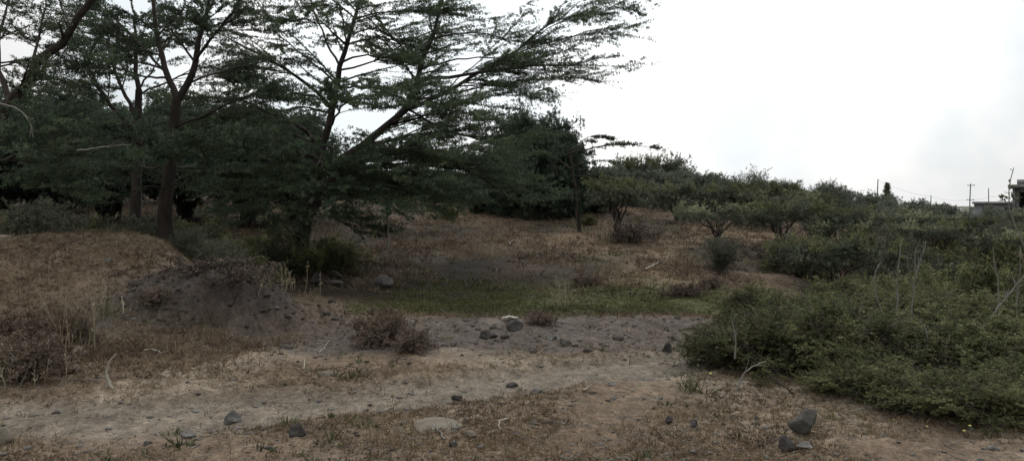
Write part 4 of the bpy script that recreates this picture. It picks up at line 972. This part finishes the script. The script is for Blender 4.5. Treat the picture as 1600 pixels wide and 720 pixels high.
# ------------------------------------------------------------------ background trees
def dense(px, Y, sx, sz, label, group=None, s=0, name='dense_tree', kind='dense', sink=0.0):
    b = D(px, Y); b[2] -= sink
    return bush(kind, s, b, 1, px * 0.37, label, cat='tree', group=group, name=name, sxyz=(sx, sx, sz))
G1 = 'dark trees behind the acacias'
LBL = 'dark dense tree in the row behind the acacias on the left'
for i_, (px, Y, sx, sz) in enumerate([(-60, 24, 1.1, 1.25), (60, 25, 1.0, 1.15), (170, 27, 1.05, 1.12), (290, 30, 1.0, 1.18), (385, 29, 1.15, 1.3), (460, 32, 1.0, 1.25),
                                       (120, 34, 1.2, 1.5), (0, 33, 1.2, 1.6), (260, 38, 1.3, 1.55), (400, 40, 1.2, 1.5)]):
    dense(px, Y, sx, sz * .82, LBL, G1, i_ % 3, kind='treelet')
for i_, (px, Y, sx, sz) in enumerate([(520, 46, 1.0, .7), (580, 50, 1.0, .55), (640, 48, .9, .5), (700, 52, 1.0, .6), (748, 46, .8, .6), (560, 62, 1.3, .65), (680, 64, 1.3, .6)]):
    dense(px, Y, sx, sz, 'low dark bushy tree along the skyline under the acacia branches', 'skyline trees under the branches', i_ % 3)
dense(830, 36, 1.0, 1.5, 'tall domed dark tree standing against the white sky right of the acacia', None, 0, 'domed_tree')
dense(880, 37, .8, 1.3, 'rounded shoulder tree joined to the right side of the domed tree', None, 1, 'domed_tree')
dense(778, 38, .75, .9, 'dark bushy tree filling the gap left of the domed tree', None, 2)
dense(918, 40, .85, .5, 'dark spreading tree at the right foot of the domed tree', None, 0)
dense(965, 55, .75, .62, 'dark low tree on the skyline left of the candle like cactus', None, 1)
dense(1083, 60, .58, .62, 'small round dark tree on the skyline right of the layered acacia', None, 2, 'round_tree')
dense(1290, 70, .8, .85, 'dark rounded bush on the skyline under feathery twigs left of the poles', None, 1, 'round_tree')
dense(1335, 72, .6, .62, 'smaller dark bush on the skyline right under the feathery twigs', None, 2, 'round_tree')
for px, Y, sx, sz, s, lb in ((1175, 52, 1.0, 1.1, 0, 'feathery twiggy bush on the skyline in front of the flat roofed wall'),
                             (1225, 56, .9, 1.0, 1, 'feathery bush at the right end of the flat roofed wall'),
                             (1130, 50, .7, .95, 1, 'feathery bush at the left end of the flat roofed wall'),
                             (1300, 60, 1.2, 1.25, 1, 'large feathery bush rising over the dark rounded bush'),
                             (1400, 64, 1.0, .75, 0, 'low feathery bush at the foot of the slim conifer'),
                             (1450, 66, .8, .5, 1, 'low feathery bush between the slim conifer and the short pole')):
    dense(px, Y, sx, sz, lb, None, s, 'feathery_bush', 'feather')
# the spray of a tree to the right of the domed tree
gE = D(905, 30.0); YE = 30.0
LE = [([(905, 330, 0), (900, 290, 0), (892, 255, 0), (890, 232, 0)], 0.07, 0.05),
      ([(890, 240, 0), (930, 228, 0), (975, 226, 0), (1010, 228, 0), (1040, 238, 0)], 0.05, 0.006),
      ([(890, 235, 0), (915, 215, .4), (940, 212, .6), (960, 220, .8)], 0.04, 0.006),
      ([(895, 260, 0), (930, 250, -.6), (965, 255, -1)], 0.04, 0.006),
      ([(895, 265, 0), (860, 240, .8), (830, 235, 1)], 0.04, 0.006),
      ([(897, 275, 0), (930, 275, .8), (960, 285, 1)], 0.03, 0.006)]
tree('acacia_tree', 'acacia beside the domed tree sending one long spray out over the skyline', gE, LE, YE,
     [(46, .7, 0.02), (170, 0.35, 0.02), (160, 0.22, 0.02)], leaf=(0.06, 0.022), tufts_=4, k=3)
bush('umb', 0, D(1022, 52), 1, 1.0, 'layered flat acacia on the skyline between the cactus and the round tree', cat='tree', name='acacia_tree', sxyz=(1.25, 1.25, 2.25))
bush('umb', 2, D(1052, 54), 1, 3.0, 'lower layered acacia sloping down toward the round skyline tree', cat='tree', name='acacia_tree', sxyz=(1.25, 1.25, 1.95))
bush('umb', 1, D(985, 50), 1, 5.0, 'layered acacia on the skyline left of the cactus arms', cat='tree', name='acacia_tree', sxyz=(1.1, 1.1, 2.0))
# candelabra cactus on the skyline
gx = D(1000, 58)
Ls = []
for k in range(7):
    az = k * 2.4; q = 0.15 + 0.85 * (k / 6); ex = 0.75 * q; hh = 3.7 - 1.0 * q * (0.5 + rs.random() * .5)
    Ls.append(([(0, 0, 0), (0, 0, .9), (math.cos(az) * ex, math.sin(az) * ex * .6, 1.6), (math.cos(az) * ex * 1.05, math.sin(az) * ex * .6, hh)], .075, .045))
P, R = limbs(Ls, m=10, wob=.02)
tag(link('candelabra_cactus', smooth(mesh('cactus', [(*tubes(P, R, 5), 0, None)], [M['dense']])), loc=gx), 'cactus like euphorbia with upright candle arms showing on the skyline', 'cactus')
# slim conifer
gz = D(1386, 95)
hz = EYE - (287 - HOR) / F * 95 - gz[2]
Pc, Rc = limbs([([(0, 0, -.1), (0, 0, hz * .5), (0.05, 0, hz)], .12, .03)], m=8, wob=.05)
Pb, Rb = grow(Pc, Rc, 360, .10, .99, 1.5, m=5, fwd=.35, side=.8, up=.35, flat=1, curl=.1, rr=.3, taper=.88)
root = empty('slim_conifer', gz); tag(root, 'slim dark conifer on the skyline just right of the first pole', 'tree')
link('trunk', smooth(mesh('trunk', [(*tubes(Pc, Rc, 6), 0, None)], [M['bark_dark']])), root)
a, b, t = leaves(Pb, 12, .14, .06, k=2)
link('crown', mesh('crown', [(*tubes(Pb, Rb, 3), 1, None), (a, b, 0, t)], [M['acacia_far'], M['bark_dark']]), root)

# ------------------------------------------------------------------ poles and wires
def box(x0, x1, y0, y1, z0, z1):
    V = np.array([(x, y, z) for x in (x0, x1) for y in (y0, y1) for z in (z0, z1)], float)
    Q = np.array([(0, 1, 3, 2), (4, 6, 7, 5), (0, 4, 5, 1), (2, 3, 7, 6), (0, 2, 6, 4), (1, 5, 7, 3)])
    return V, Q
def pole(px, top, Y, label, lean=0, arms=0, r=.13):
    b = D(px, Y); zt = EYE - (top - HOR) / F * Y - b[2]
    root = empty('utility_pole', b); tag(root, label, 'utility pole', None)
    P, R = limbs([([(0, 0, -.3), (lean * .5, 0, zt * .5), (lean, 0, zt)], r, r * .7)], m=6, wob=.01)
    link('post', smooth(mesh('post', [(*tubes(P, R, 8), 0, None)], [M['polewood']])), root)
    for k in range(arms):
        z = zt - .35 - 3.0 * k
        f = z / zt * lean
        link('crossarm', mesh('crossarm', [(*box(f - .75, f + .75, -.24, -.14, z - .06, z + .06), 0, None)], [M['polewood']]), root)
        for sx in (-.65, .0, .65):
            if sx == 0 and k == 0: continue
            pp, rr_ = limbs([([(f + sx, -.19, z + .06), (f + sx, -.19, z + .14), (f + sx, -.19, z + .24)], .05, .035)], m=4, wob=0)
            link('insulator', smooth(mesh('insulator', [(*tubes(pp, rr_, 6), 0, None)], [M['wire']])), root)
    return b + np.array([lean, -.19, zt - .3])
t1_ = pole(1369, 280, 150, 'leaning wooden pole, leftmost of four, beside the slim conifer', lean=.35)
t2_ = pole(1454, 305, 190, 'short wooden pole alone in the middle of the right skyline', lean=.1)
t3_ = pole(1514, 287, 165, 'wooden pole with crossarms left of the low block building', lean=.35, arms=2)
t4_ = pole(1545, 294, 170, 'thin wooden pole standing behind the low block building roof', lean=-.05, r=.11)
t5_ = D(1640, 175) + np.array([0, 0, 7.])
def wire(a, b, sag, label):
    a = np.array(a); b = np.array(b); t = np.linspace(0, 1, 24)[:, None]
    P = (a + (b - a) * t); P[:, 2] -= sag * 4 * (t * (1 - t))[:, 0]
    R = np.full((1, 24), .018)
    tag(link('power_line', mesh('wire', [(*tubes((P - a)[None], R, 4), 0, None)], [M['wire']]), loc=a), label, 'power line')
wire(t1_, t2_, .5, 'thin power line from the leaning pole to the short middle pole')
wire(t2_, t3_ - np.array([0, 0, 3.]), .5, 'thin power line from the short pole to the crossarm pole')
wire(t3_ - np.array([0, 0, 3.]), t4_ - np.array([0, 0, 1.5]), .25, 'thin power line between the crossarm pole and the thin pole')
wire(t4_ - np.array([0, 0, 1.5]), t5_, .5, 'thin power line running from the thin pole past the tall building')

# ------------------------------------------------------------------ buildings
def wall_with_openings(x0, x1, z0, z1, y, th, opens, m_):
    """front wall in the xz plane, rectangular openings really cut out"""
    xs = sorted({x0, x1, *[o[0] for o in opens], *[o[1] for o in opens]}); parts = []
    for a, b in zip(xs[:-1], xs[1:]):
        cuts = sorted([(o[2], o[3]) for o in opens if o[0] <= a + 1e-6 and o[1] >= b - 1e-6]); z = z0
        for c0, c1 in cuts:
            if c0 > z: parts.append((*box(a, b, y, y + th, z, c0), m_, None))
            z = c1
        if z < z1: parts.append((*box(a, b, y, y + th, z, z1), m_, None))
    return parts
# low block building
Yb = 120; s = Yb / F; b = D(1555, Yb)
ztop = EYE - (315 - HOR) * s - b[2]; wl = -2.75; wr = 4.6
root = empty('block_building', b, -math.atan2(b[0], b[1])); tag(root, 'long low grey block building with a flat pale roof edge behind the bushes', 'building')
ops = [(-1.6, -.4, 1.0, ztop - 1.0), (1.2, 2.3, 1.0, ztop - 1.0), (3.2, 4.0, .9, ztop - 1.0)]
link('wall', mesh('wall', wall_with_openings(wl, wr, -.6, ztop - .35, 0, .2, ops, 0) + [(*box(wl, wl + .2, .203, 6, -.6, ztop - .35), 0, None), (*box(wr - .2, wr, .203, 6, -.6, ztop - .35), 0, None), (*box(wl, wr, 6.003, 6.2, -.6, ztop - .35), 0, None)], [M['block']]), root)
link('roof', mesh('roof', [(*box(wl - .25, wr + .25, -.3, 6.4, ztop - .347, ztop), 0, None)], [M['concrete']]), root)
for o_ in ops:
    link('window', mesh('window', [(*box(o_[0] + .003, o_[1] - .003, .1, .14, o_[2] + .003, o_[3] - .003), 0, None)], [M['dark_void']]), root)
# lean-to left of it
b2 = D(1521, 118); z2 = EYE - (324 - HOR) * (118 / F) - b2[2]
root = empty('garden_wall', b2, -math.atan2(b2[0], b2[1])); tag(root, 'short grey wall stub attached left of the low block building', 'wall')
link('wall', mesh('wall', [(*box(-.55, .6, 0, .2, -.4, z2 - .08), 0, None)], [M['block']]), root)
link('coping', mesh('coping', [(*box(-.6, .65, -.04, .24, z2 - .077, z2), 0, None)], [M['concrete']]), root)
# tall unfinished building
Yt = 100; s = Yt / F; b = D(1622, Yt)
X = lambda p: (p - 1622) * s
Z = lambda q: EYE - (q - HOR) * s - b[2]
root = empty('unfinished_building', b, -math.atan2(b[0], b[1])); tag(root, 'unfinished two storey concrete building with overhanging slab at the right edge', 'building')
link('slab', mesh('slab', [(*box(X(1582), X(1690), -.6, 8, Z(293), Z(288)), 0, None)], [M['concrete']]), root)
link('slab', mesh('slab', [(*box(X(1585), X(1690), -.1, 8, Z(334), Z(330)), 0, None)], [M['concrete']]), root)
for p_ in (1588, 1612, 1640, 1668):
    link('column', mesh('column', [(*box(X(p_), X(p_) + .3, 0, .3, Z(330) + .003, Z(293) - .003), 0, None)], [M['concrete']]), root)
    link('column', mesh('column', [(*box(X(p_), X(p_) + .3, 0, .3, -.6, Z(334) - .003), 0, None)], [M['concrete']]), root)
ops = [(X(1597), X(1607), Z(325), Z(300)), (X(1622), X(1634), Z(325), Z(300)), (X(1650), X(1662), Z(325), Z(300))]
link('wall', mesh('wall', wall_with_openings(X(1588) + .05, X(1690), Z(330) + .003, Z(293) - .003, .35, .2, ops, 0) + [(*box(X(1588) + .05, X(1588) + .25, .553, 8, -.6, Z(334) - .003), 0, None), (*box(X(1588) + .05, X(1588) + .25, .553, 8, Z(330) + .003, Z(293) - .003), 0, None), (*box(X(1588) + .05, X(1690), .35, .55, -.6, Z(334) - .003), 0, None), (*box(X(1588) + .255, X(1690), 7.5, 7.7, Z(330) + .003, Z(293) - .003), 0, None)], [M['block']]), root)
link('parapet', mesh('parapet', [(*box(X(1594), X(1690), .4, .6, Z(288) + .003, Z(280)), 0, None)], [M['concrete']]), root)
# flat roofed wall behind the feathery bushes
Yw = 66; s = Yw / F; b = D(1175, Yw)
X = lambda p: (p - 1175) * s
Z = lambda q: EYE - (q - HOR) * s - b[2]
root = empty('flat_roofed_house', b, -math.atan2(b[0], b[1])); tag(root, 'low flat roofed grey house mostly hidden by feathery bushes on the skyline', 'house')
link('wall', mesh('wall', [(*box(X(1127), X(1226), 0, 5, -.6, Z(292)), 0, None)], [M['block_green']]), root)
link('roof', mesh('roof', [(*box(X(1124), X(1229), -.25, 5.25, Z(292) + .003, Z(289)), 0, None)], [M['block_green']]), root)
link('chimney', mesh('chimney', [(*box(X(1191), X(1199), 1, 1.5, Z(289) + .003, Z(283)), 0, None)], [M['block']]), root)
# far iron roof
b = D(1478, 170); s = 170 / F
root = empty('shed', b, -math.atan2(b[0], b[1])); tag(root, 'far shed with a pale iron roof just showing over the bushes', 'shed')
zt = EYE - (325 - HOR) * s - b[2]
link('wall', mesh('wall', [(*box(-2.6, 2.6, 0, 4, -.3, zt - .9), 0, None)], [M['block']]), root)
Vr = np.array([(-3, -.4, zt - .85), (3, -.4, zt - .85), (3, 2, zt), (-3, 2, zt), (3, 4.4, zt - .85), (-3, 4.4, zt - .85)])
link('roof', mesh('roof', [(Vr, np.array([(0, 1, 2, 3), (3, 2, 4, 5)]), 0, None)], [M['iron']]), root)

# ------------------------------------------------------------------ sky, sun, camera
SUN_AZ, SUN_EL = math.radians(5), math.radians(38)
w = bpy.data.worlds.new('World'); sc.world = w; w.use_nodes = True
nt = w.node_tree; n = nt.nodes; l = nt.links; n.clear()
sky = n.new('ShaderNodeTexSky'); sky.sky_type = 'NISHITA'; sky.sun_disc = False
sky.sun_elevation = SUN_EL; sky.sun_rotation = SUN_AZ; sky.dust_density = 3; sky.air_density = 1
tc = n.new('ShaderNodeTexCoord')
sd = (math.sin(SUN_AZ) * math.cos(SUN_EL), math.cos(SUN_AZ) * math.cos(SUN_EL), math.sin(SUN_EL))
dot = n.new('ShaderNodeVectorMath'); dot.operation = 'DOT_PRODUCT'
nn = n.new('ShaderNodeVectorMath'); nn.operation = 'NORMALIZE'; l.new(tc.outputs['Generated'], nn.inputs[0])
l.new(nn.outputs[0], dot.inputs[0]); dot.inputs[1].default_value = sd
glow = n.new('ShaderNodeMapRange'); glow.interpolation_type = 'SMOOTHSTEP'
glow.inputs[1].default_value = 0.62; glow.inputs[2].default_value = 0.92; glow.inputs[3].default_value = 7.2; glow.inputs[4].default_value = 12.6
l.new(dot.outputs['Value'], glow.inputs[0])
# thin cloud sheet: stretched noise on a plane overhead
sep = n.new('ShaderNodeSeparateXYZ'); l.new(nn.outputs[0], sep.inputs[0])
zz = n.new('ShaderNodeMath'); zz.operation = 'MAXIMUM'; zz.inputs[1].default_value = 0.3; l.new(sep.outputs[2], zz.inputs[0])
dv = n.new('ShaderNodeVectorMath'); dv.operation = 'DIVIDE'; l.new(nn.outputs[0], dv.inputs[0])
cb = n.new('ShaderNodeCombineXYZ'); 
for i_ in range(3): l.new(zz.outputs[0], cb.inputs[i_])
l.new(cb.outputs[0], dv.inputs[1])
nz = n.new('ShaderNodeTexNoise'); nz.inputs['Scale'].default_value = 1.6; nz.inputs['Detail'].default_value = 5; nz.inputs['Roughness'].default_value = 0.5
l.new(dv.outputs[0], nz.inputs['Vector'])
cr = ramp(n, [(0.42, (0.83, 0.895, 0.93)), (0.60, (1.06, 1.06, 1.06))]); l.new(nz.outputs['Fac'], cr.inputs[0])
sc_ = n.new('ShaderNodeVectorMath'); sc_.operation = 'SCALE'; l.new(cr.outputs[0], sc_.inputs[0]); l.new(glow.outputs[0], sc_.inputs['Scale'])
zen = n.new('ShaderNodeMapRange'); zen.interpolation_type = 'SMOOTHSTEP'   # an overcast sky is brighter overhead
zen.inputs[1].default_value = 0.28; zen.inputs[2].default_value = 0.9; zen.inputs[3].default_value = 1.0; zen.inputs[4].default_value = 1.9
l.new(sep.outputs[2], zen.inputs[0])
sc2 = n.new('ShaderNodeVectorMath'); sc2.operation = 'SCALE'; l.new(sc_.outputs[0], sc2.inputs[0]); l.new(zen.outputs[0], sc2.inputs['Scale']); sc_ = sc2
mix = n.new('ShaderNodeMix'); mix.data_type = 'RGBA'; mix.inputs[0].default_value = 0.94
l.new(sky.outputs[0], mix.inputs[6]); l.new(sc_.outputs[0], mix.inputs[7])
bg = n.new('ShaderNodeBackground'); bg.inputs['Strength'].default_value = 0.1; l.new(mix.outputs[2], bg.inputs[0])
out = n.new('ShaderNodeOutputWorld'); l.new(bg.outputs[0], out.inputs[0])

sl = bpy.data.lights.new('sun', 'SUN'); sl.energy = 0.7; sl.angle = math.radians(25); sl.color = (1, .96, .9)
so = bpy.data.objects.new('sun', sl); col.objects.link(so)
so.rotation_euler = Vector(sd).to_track_quat('Z', 'Y').to_euler(); so.location = (0, 0, 30)

cam = bpy.data.cameras.new('camera'); co = bpy.data.objects.new('camera', cam); col.objects.link(co)
co.location = (0, 0, EYE); co.rotation_euler = (math.radians(90), 0, 0)
cam.sensor_width = 36; cam.lens = 36 * F / 1600; cam.shift_y = -(360 - HOR) / 1600
cam.clip_start = 0.05; cam.clip_end = 6000
sc.camera = co
sc.view_settings.view_transform = 'Standard'; sc.view_settings.look = 'None'; sc.view_settings.exposure = 0
sc.cycles.max_bounces = 6; sc.cycles.transparent_max_bounces = 8
print('objects', len(bpy.data.objects), 'faces', sum(len(m_.polygons) for m_ in bpy.data.meshes))
